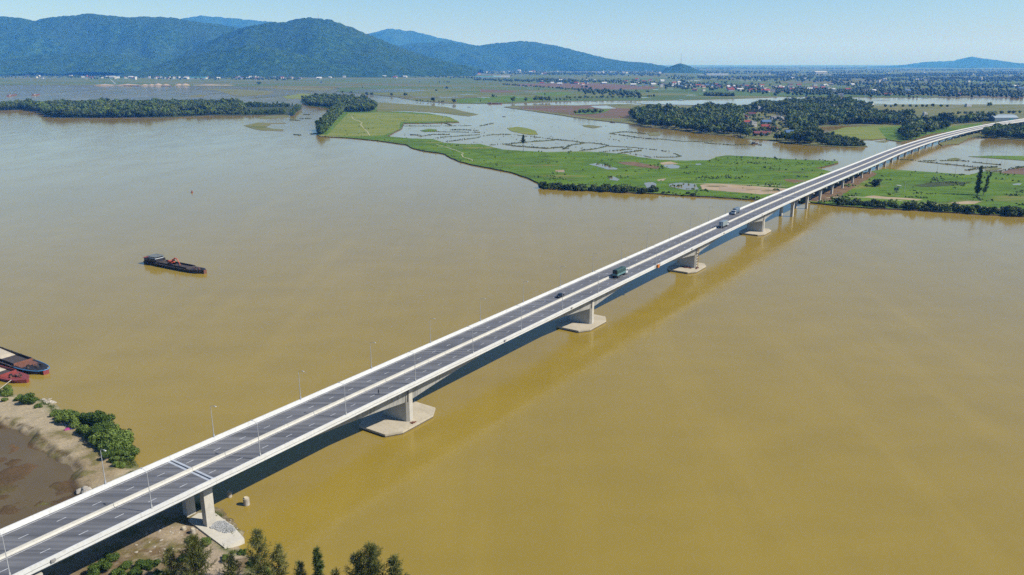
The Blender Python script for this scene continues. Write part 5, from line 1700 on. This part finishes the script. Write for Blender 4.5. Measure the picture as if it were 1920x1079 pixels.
# ------------------------------------------------------------------ near bank shrubs, grass, rocks
nbush = Kind([make_tree('leafy_bush', 'bush', 4.0, 5.6, 4600, .24, 'green_leaf', 170 + k, .42) for k in range(6)])
for k, (px, py, h, lab) in enumerate([(18, 742, 3.6, 'leafy bush at the left edge of the near bank'), (55, 756, 3.6, 'leafy bush by the rocky point of the near bank'), (122, 789, 4.2, 'first leafy bush of the waterside thicket'),
        (140, 797, 4.4, 'second leafy bush of the waterside thicket'), (172, 800, 5.6, 'tall leafy tree in the middle of the thicket'), (165, 818, 3.6, 'low bush before the tall thicket trees'), (150, 812, 2.6, 'small bush on the sand side of the thicket'),
        (190, 822, 5.0, 'bushy tree right of the tall thicket tree'), (212, 832, 6.8, 'tallest bushy tree of the waterside thicket'), (222, 848, 5.4, 'full bush below the tallest thicket tree'), (205, 858, 3.0, 'low bush at the foot of the tallest thicket tree'),
        (242, 862, 3.6, 'sparse bush hanging over the water near the bridge'), (228, 876, 2.4, 'last low bush of the thicket beside the bridge'), (182, 838, 2.6, 'small round bush inside the thicket'),
        (106, 780, 2.6, 'low bush at the upper end of the thicket'), (132, 784, 3.2, 'waterside bush behind the first thicket bush'), (157, 792, 4.4, 'waterside bush left of the tall thicket tree'), (184, 804, 4.6, 'waterside bush right of the tall thicket tree'),
        (200, 812, 5.2, 'waterside tree behind the tallest thicket tree'), (228, 838, 4.8, 'waterside bush right of the tallest thicket tree'), (236, 850, 4.0, 'drooping waterside bush before the sparse bush'), (200, 842, 4.0, 'round bush left of the tallest thicket tree'),
        (178, 826, 3.4, 'broad bush on the sand side below the tall tree'), (214, 866, 2.2, 'grassy bush low on the bank near the bridge'), (8, 752, 1.8, 'low scrub at the left edge of the bank'), (36, 752, 2.2, 'low scrub between the two upper bushes'), (72, 764, 1.8, 'low scrub beside the rocky point'),
        (478, 1062, 2.4, 'green bush on the grassy bank below the apron'), (385, 1022, 2.2, 'small bush between rubble and the dense casuarina'), (275, 1066, 2.6, 'grassy bush at the bottom left of the rubble'), (235, 1064, 2.2, 'bush at the bottom edge below the bridge'), (255, 1078, 2.0, 'low bush at the bottom edge beside the sand'),
        (205, 1052, 2.6, 'scrub bush just below the bridge edge at the bottom left'), (222, 1080, 2.4, 'scrub bush at the bottom left corner of the bank'), (192, 1070, 2.6, 'leftmost scrub bush under the bridge edge'), (290, 1060, 1.8, 'small scrub bush on the sandy track'), (178, 1086, 3.0, 'tall scrub at the bottom left corner'),
        (300, 1088, 2.6, 'green scrub below the sandy track'), (455, 1040, 1.5, 'small green bush beside the apron corner'), (495, 1075, 2.2, 'green bush on the slope below the tall casuarina'), (420, 1050, 1.6, 'small scrub bush on the stony slope'), (345, 1050, 2.0, 'scrub bush before the dense casuarina')]):
    p = on_bank(px, py)
    nbush.put(p - Vector((0, 0, .3)), h / 4.0, lab, 'bush', None)
broad.done(); tallk.done(); bushk.done(); nbush.done()
random.shuffle(wood_stuff)
nd = int(len(wood_stuff) * .68)
scatter('woodland', LITE, wood_stuff[:nd], 'dark_leaf', 'dark trees massed in the woods and belts beyond the river')
scatter('woodland', LITE, wood_stuff[nd:], 'green_leaf', 'lighter green trees mixed into the woods beyond the river')
# tussocks and rushes on the meadow
tus = []
pw = [tuple(at(x, y, 1.1)[:2]) for x, y in penin]
for k in range(26000):
    if len(tus) > 3600: break
    q = at(random.uniform(600, 1960), random.uniform(212, 404), 1.1)
    if not in_poly(q.x, q.y, pw): continue
    d = vnoise(q.x / 28, q.y / 28, 3.0) + .6 * vnoise(q.x / 9, q.y / 9, 7.0)
    if d < .22 + .25 * random.random(): continue
    tus.append((q.x, q.y, 1.0, random.uniform(.05, .15) * (1 + max(0, d)), random.uniform(.5, 1.0)))
tag(scatter('reeds', FARL, reeds, 'dark_leaf', 'reeds on the drowned paddy bunds'), cat='reeds')
tag(scatter('tussocks', FARL, tus, 'green_leaf', 'dark tussocks and rushes dotted over the meadow peninsula'), cat='grass')
# grass tufts
r = np.random.default_rng(77)
G = []
def tufts(cx, cy, rad, n, h):
    G.append((cx, cy, rad, n, h))
cand = P2[(sd > .2) & (sd < 40) & (pd < -.5)]
ci = r.choice(len(cand), 60000)
tv = []
for (x, y) in cand[ci] + r.normal(size=(60000, 2)) * .3:
    i = int(round((x - gx[0]) / STEP)); j = int(round((y - gy[0]) / STEP))
    if not (0 <= i < nx and 0 <= j < ny): continue
    q = col.reshape(nx, ny, 3)[i, j]
    if q[1] < q[0] * 1.02: continue
    u, v = proj((x, y, 1))
    if not (-20 < u < 1000 and v < 1100): continue
    tv.append((x, y, HZ[i, j]))
tv = np.array(tv)
m = len(tv) * 5
base = np.repeat(tv, 5, 0) + np.concatenate([r.normal(size=(m, 2)) * .22, np.zeros((m, 1))], 1)
a = r.random(m) * 6.283
hh = (.25 + .75 * r.random(m) ** 2)[:, None]
side = np.stack([np.cos(a), np.sin(a), np.zeros(m)], 1) * .07
lean = np.stack([r.normal(size=m) * .18, r.normal(size=m) * .18, np.ones(m)], 1) * hh
V = np.stack([base - side, base + side, base + lean + side * .3, base + lean - side * .3], 1).reshape(-1, 3)
tag(np_mesh('grass', V, np.arange(m * 4).reshape(m, 4), 'grass_blade'), 'tufts of grass on the near bank', 'grass', kind='stuff')
# rocks
def rock_mesh(seed):
    b = bmesh.new(); bmesh.ops.create_icosphere(b, subdivisions=2, radius=.5)
    r_ = random.Random(seed)
    off = r_.random() * 90
    for v in b.verts:
        k = 1 + .55 * mnoise.noise(v.co * 1.9 + Vector((off, 0, 0)))
        v.co = Vector((v.co.x * k * 1.25, v.co.y * k, max(v.co.z * k * .75, -.25)))
    me = bpy.data.meshes.new('rock'); b.to_mesh(me); b.free()
    me.materials.append(M['stone'])
    return me
ROCKS = [rock_mesh(k) for k in range(5)]
def rocks(n, fpos, smin, smax, label, group, z=None):
    for k in range(n):
        px, py = fpos(k)
        p = on_bank(px, py) if z is None else at(px, py, z)
        o = link('rock', random.choice(ROCKS), None, p, random.random() * 6.28)
        s_ = random.uniform(smin, smax); o.scale = (s_, s_ * random.uniform(.7, 1.1), s_ * random.uniform(.6, .9))
        tag(o, label, 'rock', group)
rocks(16, lambda k: (random.uniform(74, 104), random.uniform(744, 756)), .9, 2.0, 'pale boulder at the rocky point of the near bank', 'boulders at the rocky point')
rocks(5, lambda k: (random.uniform(142, 163), random.uniform(912, 922)), 1.2, 2.3, 'pale boulder beside the pond next to the bridge', 'boulders beside the pond')
rocks(30, lambda k: (random.uniform(255, 395), random.uniform(985, 1050)), .25, .8, 'loose pale stone on the earth before the bridge pier', 'loose stones before the pier')
rocks(34, lambda k: (random.uniform(400, 452), random.uniform(974, 1010)), .3, .7, 'small grey stone on the edge of the concrete apron', 'stones on the apron edge')
rocks(22, lambda k: (random.uniform(1515, 1562), random.uniform(374, 382)), 1.2, 2.6, 'boulder of the riprap where the bridge meets the far bank', 'riprap boulders on the far bank', .6)
for (px, py, sc, lab) in [(345, 993, 2.6, 'squat pale stump of a cut concrete pile on the brown earth'), (362, 1000, 2.2, 'pale cut pile standing right of the squat stump')]:
    p = on_bank(px, py)
    t = thing('pile_stub', lab, 'pile', p)
    b = MB(); b.tube((0, 0, -.5), (0, 0, .45 if sc > 2.4 else 1.1), .62, .58, 12); b.build('shaft', 'stone', t)
    b = MB(); b.tube((0, 0, .45 if sc > 2.4 else 1.1), (.04, 0, .62 if sc > 2.4 else 1.3), .45, .38, 10); b.build('broken_top', 'cap_concrete', t)
# concrete apron round the near pier and its gravel
def slab_px(name, px, mat, z, th, label, cat):
    pts = [at(x, y, z) for x, y in px]
    area = sum(a.x * b.y - b.x * a.y for a, b in zip(pts, pts[1:] + pts[:1]))
    if area < 0: pts.reverse()
    b = MB(); b.prism([(p.x, p.y) for p in pts], z - th, z)
    return tag(b.build(name, mat), label, cat)
slab_px('concrete_apron', [(352, 975), (372, 962), (404, 962), (418, 973), (436, 985), (458, 1010), (421, 1027), (385, 1000)], 'apron_concrete', 1.28, 2.4, 'pale sloping concrete apron around the near bridge pier', 'apron')
b = MB()
pts = densify([at(x, y, 1.3) for x, y in [(394, 990), (405, 978), (420, 978), (436, 988), (442, 996), (425, 999), (408, 996)]], 1.0, .3, 4.0)
r_ = random.Random(5)
w = [(p.x, p.y) for p in pts]
x0, x1 = min(p[0] for p in w), max(p[0] for p in w); y0, y1 = min(p[1] for p in w), max(p[1] for p in w)
for k in range(1500):
    x, y = r_.uniform(x0, x1), r_.uniform(y0, y1)
    if in_poly(x, y, w):
        s_ = r_.uniform(.12, .32)
        b.box((x, y, 1.28 + s_ * .25), (s_, s_ * r_.uniform(.6, 1), s_ * .8), 0, r_.random() * 3, .7)
tag(b.build('gravel', 'gravel'), 'grey gravel spread on the concrete apron', 'gravel', kind='stuff')
# fishing things on the sand by the thicket, an old hut post and a notice board on the meadow
p = on_bank(127, 806)
t = thing('cloth_bundle', 'magenta and blue cloth bundle lying on the sand by the thicket', 'cloth', p, .4)
b = MB(); b.box((0, 0, .25), (1.3, .9, .55), 0, .2, .6); b.box((-.6, -.3, .18), (.8, .7, .4), 0, .9, .6); b.build('magenta_cloth', 'cloth_magenta', t)
b = MB(); b.box((.8, .2, .15), (1.0, .6, .3), 0, .3, .6); b.build('blue_cloth', 'cloth_blue', t)
p = at(1681, 363, 1.1)
t = thing('gauge_hut', 'small raised steel hut with a pale roof on the right-hand meadow', 'hut', p)
for sx in (-1.6, 1.6):
    for sy in (-1.2, 1.2):
        b = MB(); b.tube((sx, sy, -.3), (sx, sy, 6.6), .14, n=6); b.build('leg', 'galvanised_steel', t)
b = MB(); b.box((-.6, 0, 3.6), (2.6, 2.6, 2.2)); b.build('cabinet', 'truck_green', t)
b = MB(); b.box((1.2, 0, 6.8), (3.8, 3.0, .25), 0, 0, 1, .12); b.build('roof', 'roof_white', t)
t = thing('pole', 'thin white pole beside the raised hut on the meadow', 'pole', at(1696, 359.5, 1.1))
b = MB(); b.tube((0, 0, -.3), (0, 0, 9.5), .16, .10, 8); b.build('shaft', 'cabin_white', t)
b = MB(); b.box((0, 0, .2), (.8, .8, .4)); b.build('base', 'cap_concrete', t)
for k, (px, py, h) in enumerate([(1791, 326, 13), (1848, 318, 15), (1880, 293, 14), (1886, 293, 14), (1860, 293, 9), (1755, 345, 10), (1663, 275, 9), (1757, 322, 8)]):
    t = thing('utility_pole', ['pole left of the two tall pines at the flooded plots', 'pole behind the two tall pines', 'left of the paired poles at the right edge', 'right of the paired poles at the right edge', 'shorter pole left of the paired poles', 'pole on the meadow beside the dark scrub', 'pole standing in the water left of the bridge', 'short pole at the meadow edge'][k], 'pole', at(px, py, .3))
    b = MB(); b.tube((0, 0, -1), (0, 0, h), .17, .11, 6); b.build('shaft', 'pier_concrete', t)
    b = MB(); b.box((0, 0, h - .5), (1.6, .12, .14)); b.build('crossarm', 'galvanised_steel', t)

# ------------------------------------------------------------------ houses
def gable(b, L, Wd, h0, h1, mi, over=.4):
    """gable roof along X, solid"""
    x, y = L / 2 + over, Wd / 2 + over
    pr = [(-y, h0 - .12), (y, h0 - .12), (y, h0), (0, h1), (-y, h0)]
    b.loft([[(-x, p, q) for p, q in pr], [(x, p, q) for p, q in pr]], mi)
def make_house(L, Wd, h, style, wall, roof, two=False):
    t = thing('house', '', 'house')
    b = MB(); b.box((0, 0, h / 2 - .3), (L, Wd, h + .6)); w = b.build('wall', wall, t)
    for sy in (-1, 1):
        for k in range(3):
            x = -L * .3 + k * L * .3
            for fl in range(2 if two else 1):
                b = MB()
                if k == 1 and fl == 0:
                    b.box((x, sy * Wd / 2, 1.15), (1.3, .12, 2.3)); b.build('door', 'opening_dark', w)
                else:
                    b.box((x, sy * Wd / 2, 1.6 + fl * 3.2), (1.3, .12, 1.3)); b.build('window', 'opening_dark', w)
    b = MB()
    if style == 'gable':
        gable(b, L, Wd, h, h + Wd * .32, 0, .6)
    elif style == 'flat':
        b.box((0, 0, h + .12), (L + .5, Wd + .5, .3)); b.box((-L * .25, 0, h + 1.0), (L * .4, Wd * .7, 1.6))
    else:
        x, y = L / 2 + .7, Wd / 2 + .7
        i = b.add([(-x, -y, h), (x, -y, h), (x, y, h), (-x, y, h), (-x * .45, 0, h + Wd * .38), (x * .45, 0, h + Wd * .38)])
        for q in ((0, 1, 5, 4), (1, 2, 5), (2, 3, 4, 5), (3, 0, 4), (3, 2, 1, 0)): b.face([i + k for k in q])
    b.build('roof', roof, t)
    return t
def house_at(t, px, py, rz, label, z=.75):
    p = at(px, py, z); t.location = p; t.scale = (1.12, 1.12, 1.2); t.rotation_euler = (0, 0, rz); tag(t, label, 'house')
H = lambda *a, **k: make_house(*a, **k)
near_houses = [
    (ZG((1605, 570)), (22, 8, 3.4, 'gable', 'wall_cream', 'roof_maroon'), 0.1, 'long low house with a maroon roof at the village shore'),
    (ZG((1420, 440)), (16, 8, 3.6, 'gable', 'wall_white', 'roof_red'), 0.05, 'red roofed house on the left side of the village'),
    (ZG((1425, 385)), (11, 9, 4.0, 'gable', 'wall_grey', 'roof_maroon'), 1.2, 'dark red roofed house behind the left red roof'),
    (ZG((1510, 470)), (9, 7, 7.0, 'flat', 'wall_white', 'wall_grey', True), .3, 'tall white flat roofed house in the village'),
    (ZG((1655, 440)), (15, 9, 3.8, 'gable', 'wall_grey', 'roof_blue'), .15, 'blue roofed house in the middle of the village'),
    (ZG((1650, 490)), (12, 8, 3.4, 'gable', 'wall_cream', 'roof_red'), -.1, 'red roofed house before the blue roof'),
    (ZG((1725, 520)), (14, 9, 3.6, 'gable', 'wall_cream', 'roof_maroon'), .5, 'maroon roofed house right of the village lane'),
    (ZG((1800, 395)), (18, 7, 3.2, 'gable', 'wall_white', 'roof_grey'), .1, 'long grey roofed house behind the village trees'),
    (ZG((1500, 345)), (13, 8, 3.6, 'gable', 'wall_white', 'roof_maroon'), -.3, 'house with dark roof at the back of the village'),
    (ZG((1405, 350)), (9, 7, 3.4, 'flat', 'wall_white', 'wall_grey'), .3, 'small white house at the back left of the village'),
    (ZG((1350, 530)), (12, 5, 2.2, 'flat', 'wall_white', 'wall_cream'), .4, 'low pale shed on the left village shore'),
    (ZG((1575, 300)), (6, 6, 9.0, 'flat', 'wall_white', 'wall_white', True), .3, 'slim white tower house behind the village'),
    (ZG((1835, 400)), (7, 6, 5.0, 'flat', 'wall_white', 'wall_white'), .2, 'bright white house among the village trees'),
    (ZH((365, 575)), (13, 9, 5.0, 'gable', 'wall_yellow', 'roof_blue'), .1, 'yellow house with a blue roof near the shore'),
    (ZH((600, 605)), (15, 11, 4.2, 'hip', 'wall_white', 'roof_red'), .15, 'pagoda like hall with a bright red upswept roof at the shore'),
    (ZH((270, 585)), (8, 6, 3.0, 'gable', 'wall_white', 'roof_grey'), .3, 'small white house left of the yellow house'),
    (ZH((410, 545)), (10, 7, 3.0, 'gable', 'wall_cream', 'roof_maroon'), .3, 'dark red roof behind the yellow house'),
    (ZH((520, 305)), (10, 8, 4.5, 'hip', 'wall_white', 'roof_red'), .1, 'red roofed house in the wood behind the village'),
    (ZH((850, 305)), (13, 9, 4.0, 'hip', 'wall_cream', 'roof_red'), .1, 'wide red roofed house far back in the wood'),
    (ZH((862, 290)), (6, 6, 10.0, 'flat', 'wall_white', 'wall_white', True), .1, 'narrow white tall house behind the wide red roof'),
    (ZH((670, 360)), (9, 6, 3.4, 'gable', 'wall_cream', 'roof_red'), .2, 'small red roof half hidden in the village wood'),
    (ZH((440, 385)), (13, 8, 3.8, 'gable', 'wall_grey', 'roof_grey'), .2, 'grey roofed house half hidden in the village wood'),
    (ZH((200, 385)), (16, 8, 3.6, 'gable', 'wall_white', 'roof_grey'), .1, 'pale long house left in the village wood'),
    (ZH((280, 400)), (6, 5, 4.5, 'flat', 'wall_white', 'wall_white'), .2, 'tiny white house right of the pale long house'),
    (ZH((1090, 265)), (12, 9, 4.2, 'gable', 'wall_white', 'roof_white'), .2, 'white roofed house at the back edge of the wood'),
    (ZH((1060, 250)), (10, 8, 3.8, 'gable', 'wall_grey', 'roof_maroon'), .5, 'dark roof beside the white roofed house'),
    (ZH((1230, 245)), (10, 8, 5.0, 'flat', 'wall_white', 'wall_grey'), .2, 'white house at the right end of the back wood'),
    (ZH((1280, 240)), (9, 6, 4.0, 'gable', 'wall_white', 'roof_white'), .2, 'small white house beyond the back wood'),
    (ZH((1050, 325)), (6, 5, 3.4, 'flat', 'wall_white', 'wall_white'), .2, 'small white hut before the back houses'),
    (ZH((1550, 340)), (12, 7, 3.0, 'gable', 'wall_cream', 'roof_red'), .1, 'red roof alone in the belt beyond the field'),
    (ZE((830, 95)), (7, 6, 5.0, 'flat', 'wall_white', 'roof_white'), .2, 'white house in the right-hand belt'),
    (ZE((1265, 5)), (12, 8, 5.0, 'flat', 'wall_white', 'roof_white'), .2, 'white house alone on the right-hand plain'),
]
for px, a, rz, lab in near_houses:
    house_at(make_house(*a), px[0][0], px[0][1], rz, lab)
# storage tank building by the far bridge end
t = thing('warehouse', 'large blue grey round roofed warehouse behind the far end of the bridge', 'warehouse', at(1874, 227, .8), .12)
b = MB()
arch = [(-18, 0), (18, 0), (18, 7), (12, 10), (5, 11.6), (-5, 11.6), (-12, 10), (-18, 7)]
b.loft([[(x, y, z) for y, z in arch] for x in (-24, 24)]); b.build('wall', 'box_roof', t)
b = MB(); up = [(18.2, 7.0), (12.1, 10.15), (5, 11.8), (-5, 11.8), (-12.1, 10.15), (-18.2, 7.0), (-18.2, 6.8), (18.2, 6.8)]
b.loft([[(x, y, z) for y, z in up] for x in (-24.4, 24.4)]); b.build('roof', 'tin_roof', t)
b = MB(); b.box((10, -18.05, 3), (8, .2, 5)); b.build('door', 'roof_teal', t)

# simple far houses: one mesh each, wall and roof in two materials
def far_house_mesh(L, Wd, h, wall, roof, flat_):
    b = MB(); b.box((0, 0, h / 2), (L, Wd, h), 0)
    if flat_: b.box((0, 0, h + .2), (L + .6, Wd + .6, .4), 1)
    else: gable(b, L, Wd, h, h + Wd * .36, 1, .6)
    me = bpy.data.meshes.new('house'); me.from_pydata(b.v, [], b.f)
    me.materials.append(M[wall]); me.materials.append(M[roof]); me.polygons.foreach_set('material_index', b.m); me.update()
    return me
FH = [far_house_mesh(12, 9, 7, 'wall_white', 'wall_white', True), far_house_mesh(16, 9, 4.5, 'wall_white', 'roof_red', False), far_house_mesh(9, 8, 10, 'wall_white', 'wall_grey', True), far_house_mesh(15, 9, 4.5, 'wall_cream', 'roof_maroon', False),
      far_house_mesh(18, 10, 4.5, 'wall_white', 'roof_white', False), far_house_mesh(14, 9, 4.5, 'wall_grey', 'roof_grey', False), far_house_mesh(13, 9, 6, 'wall_cream', 'roof_blue', False)]
FW = [24, 18, 12, 12, 14, 8, 5]
far_items = []
def village(n, f, label, group, smin=.9, smax=1.5, ind=None):
    for k in range(n):
        px, py = f()
        p = at(px, py, .7)
        far_items.append((p, random.uniform(smin, smax), label, group))
U = random.uniform
village(50, lambda: (U(1395, 1560), U(160, 173)), 'small pale house in the village on the plain behind the riverside woods', 'houses of the village on the plain')
village(34, lambda: (U(1270, 1400), U(160, 172)), 'small pale house in the left part of the village on the plain', 'houses of the left plain village')
village(26, lambda: (U(1180, 1290), U(152, 166)), 'small pale house scattered on the middle plain', 'houses on the middle plain')
village(40, lambda: (U(590, 760), U(141, 147)), 'small pale house in the town at the foot of the rounded hill', 'houses at the foot of the rounded hill', 1.0, 1.9)
village(40, lambda: (U(300, 600), U(146, 149)), 'small pale house along the far left shore below the foothill', 'houses below the foothill', 1.0, 1.9)
village(18, lambda: (U(150, 300), U(144, 150)), 'small pale house behind the sand heaps', 'houses behind the sand heaps', 1.0, 1.9)
village(14, lambda: (U(0, 150), U(137, 140)), 'small pale house at the far left foot of the ridge', 'houses at the far left foot', 1.2, 2.2)
village(70, lambda: (U(760, 1240), U(131, 140)), 'tiny pale house in the town below the long hill', 'houses below the long hill', 1.3, 2.4)
village(24, lambda: (U(1000, 1240), U(150, 160)), 'small pale house among the tree belts of the middle plain', 'houses among the belts')
village(26, lambda: (U(1560, 1920), U(150, 182)), 'small pale house among the belts of the right-hand plain', 'houses of the right plain')
rest = []
ADJ = ['boxy white', 'red roofed', 'tall white', 'maroon roofed', 'white roofed', 'grey roofed', 'blue roofed']
span = {}
for p, _sc, _lb, g in far_items:
    span.setdefault(g, []).append(proj(p)[0])
def house_words(g, p):
    a, c = min(span[g]), max(span[g])
    u = (proj(p)[0] - a) / (c - a + 1e-6)
    return 'left-hand' if u < 1/3 else ('middle' if u < 2/3 else 'right-hand')
far_items.sort(key=lambda q: q[0].y / q[1])
for i, (p, s_, lab, grp) in enumerate(far_items):
    mk = random.choices(range(len(FH)), FW)[0]; me = FH[mk]
    lab = lab.replace('small pale house', f'{ADJ[mk]} {house_words(grp, p)} house').replace('tiny pale house', f'{ADJ[mk]} {house_words(grp, p)} house')
    o = link('house', me, None, p - Vector((0, 0, .2)), U(-.5, .5))
    o.scale = (s_, s_, s_)
    tag(o, lab, 'house', grp)
    if i >= 262:
        rest.append(o)
# beyond the nearest ones the town is one mass
b = MB()
for o in rest:
    bpy.data.objects.remove(o)
for k in range(300):
    z = random.random()
    if z < .45: px, py = U(760, 1260), U(126.5, 137)
    elif z < .6: px, py = U(560, 760), U(133, 142)
    elif z < .85: px, py = U(1300, 1920), U(127, 150)
    else: px, py = U(0, 560), U(138, 148)
    p = at(px, py, .7); s_ = U(.9, 1.9)
    b.box((p.x, p.y, 3.5 * s_), (U(9, 16) * s_, 9 * s_, U(5, 8) * s_), 0 if random.random() < .88 else 1, U(-.4, .4))
tag(b.build('town', ['wall_white', 'roof_red']), 'pale far-off houses of the towns along the hills and plain', 'town', kind='stuff')
for (px, py, L, Wd, h, mat, lab) in [(915, 146.5, 190, 90, 12, 'roof_teal', 'long teal roofed factory hall on the plain'), (940, 146, 120, 80, 13, 'roof_white', 'white roofed factory hall beside the teal one'), (860, 133.5, 90, 60, 30, 'wall_white', 'large white block at the foot of the long hill'),
                                     (370, 148, 130, 50, 12, 'roof_teal', 'teal roofed hall on the far left shore'), (208, 146.5, 60, 40, 14, 'roof_white', 'white roofed hall behind the sand heaps'), (1343, 141.8, 190, 90, 14, 'roof_white', 'long white hall right of the cone hill'), (1537, 138.5, 120, 90, 24, 'wall_white', 'white building block on the right-hand plain'), (60, 138.5, 170, 50, 16, 'roof_red', 'long red roofed building at the far left')]:
    c = at(px, py, .7)
    t = thing('factory_hall', lab, 'building', c, .06)
    b = MB(); b.box((0, 0, h * .35), (L, Wd, h * .7)); b.build('wall', 'wall_white', t)
    b = MB(); gable(b, L, Wd, h * .7, h, 0, 1.5); b.build('roof', mat, t)
# masts on the hills
for (px, py, Y, h, lab) in [(597, 35, 7890, 56, 'thin lattice mast on the rounded hill'), (1277, 119, 9300, 95, 'lattice mast on the small cone hill')]:
    c = at_y(px, py, Y)
    t = thing('radio_mast', lab, 'mast', c - Vector((0, 0, 8)))
    b = MB()
    for a in range(3):
        q = 2 * math.pi * a / 3
        b.tube((math.cos(q) * 5, math.sin(q) * 5, 0), (math.cos(q) * .8, math.sin(q) * .8, h), .9, .6, 4)
    b.build('lattice_tower', 'galvanised_steel', t)
    b = MB(); b.tube((0, 0, h), (0, 0, h * 1.2), .6, .4, 4); b.build('antenna', 'boat_red', t)

# ------------------------------------------------------------------ far trees of the plain (one mass) and flooded strips
items = []
def belt(x0, x1, y0, y1, n, h0=8, h1=13, thick=.8):
    for k in range(n):
        u = random.random()
        p = at(x0 + (x1 - x0) * u, y0 + (y1 - y0) * u + random.gauss(0, thick), .7)
        items.append((p.x, p.y, .6, U(h0, h1) / 10, U(.8, 1.1)))
belt(890, 1000, 150, 153, 130); belt(1000, 1080, 152, 156, 90, thick=1.2); belt(1010, 1080, 150, 152, 110); belt(1080, 1240, 152, 158, 130, thick=1.5)
belt(780, 900, 143, 147, 70); belt(940, 1060, 159, 167, 70, 5, 8, .5); belt(1060, 1130, 167, 171, 40, 5, 8, .6); belt(1085, 1200, 172, 178, 90, 8, 13, 2)
belt(1240, 1300, 162, 166, 40, thick=2); belt(1270, 1560, 158, 176, 330, 8, 13, 4); belt(1320, 1375, 179.5, 180.5, 70, 9, 12, .5); belt(1490, 1640, 172, 175, 260, 8, 13, 2)
belt(1500, 1920, 174, 180, 360, 7, 12, 2); belt(1600, 1920, 170, 176, 330, 8, 14, 2.5); belt(1560, 1920, 158, 164, 330, 8, 14, 2.5); belt(1620, 1920, 150, 152, 300, 9, 14, 1.5); belt(1250, 1600, 146, 152, 250, 9, 14, 2)
belt(560, 800, 139, 143, 180, 9, 15, 1.5); belt(0, 560, 143, 149, 420, 9, 16, 1.5); belt(800, 1240, 134, 141, 420, 9, 16, 2)
for k in range(60):
    x = U(1150, 1900); y = U(123, 150); l = U(40, 220)
    belt(x, x + l, y, y + U(-1, 1), int(l * .55), 9, 16, .5)
for k in range(40):
    x = U(600, 1200); y = U(126, 142); l = U(40, 160)
    belt(x, x + l, y, y + U(-1, 1), int(l * .45), 9, 16, .5)
for k in range(55):
    belt(*(lambda x, y: (x, x + U(2, 25), y, y))(U(560, 1920), U(146, 186)), random.randint(1, 4), 5, 11, .3)
items = [q for q in items if not (proj(q[:3])[0] < 640 and proj(q[:3])[1] > 160)]
scatter('far_trees', FARL, items, 'dark_leaf', 'blue green tree belts scattered over the far plain')
for k in range(46):
    x, y = (U(650, 1000), U(164, 186)) if k < 16 else ((U(1180, 1900), U(183, 198)) if k < 34 else (U(1200, 1900), U(140, 182)))
    if x < 1000 and y > 171 + (x - 640) * .09: continue
    w = U(8, 45)
    land('flooded_field', [(x, y), (x + w * .5, y - U(.3, .7)), (x + w, y - .1), (x + w * .9, y + U(.2, .6)), (x + w * .3, y + .5)], 'flood_water', z=.86, step=20, jit=4, skirt=0)
land('flooded_field', ZA((520, 225), (700, 213), (1200, 213), (1380, 230), (1200, 240), (900, 245), (640, 240)), 'flood_water', z=.85, step=20, jit=4, skirt=0)
land('flooded_field', [(1180, 193), (1260, 191), (1400, 188.5), (1490, 186), (1520, 190), (1440, 196), (1360, 199), (1240, 196)], 'flood_water', z=.85, step=20, jit=4, skirt=0)
for px, mat in [(ZB((280, 160), (700, 150), (1250, 150), (1900, 190), (1800, 215), (1200, 215), (700, 190), (400, 178)), 'brown_field'), (ZB((0, 215), (300, 225), (420, 245), (200, 250), (0, 245)), 'brown_field'),
                (ZB((0, 300), (300, 280), (560, 300), (560, 340), (300, 350), (0, 355)), 'meadow'), (ZB((560, 255), (900, 240), (1000, 270), (700, 285)), 'meadow'), (ZA((1660, 320), (1920, 300), (1920, 355), (1680, 355)), 'meadow')]:
    land('field', px, mat, z=.78, step=25, jit=3, skirt=0)

# ------------------------------------------------------------------ haze: even air round the whole scene
m, nt, bs = new_mat('haze_air')
nt.nodes.remove(bs)
vol = nt.nodes.new('ShaderNodeVolumePrincipled')
vol.inputs['Color'].default_value = (0.075, 0.33, 1.0, 1)
vol.inputs['Absorption Color'].default_value = (1, 1, 1, 1)
vol.inputs['Density'].default_value = HAZE_DENSITY
vol.inputs['Anisotropy'].default_value = 0.0
nt.links.new(vol.outputs[0], nt.nodes['Material Output'].inputs['Volume'])
mb = MB(); mb.box((0, 19000, 524.0), (90000, 48000, 1052.0))
o = mb.build('haze', m)
tag(o, 'thin blue haze lying over river and plain', kind='stuff')
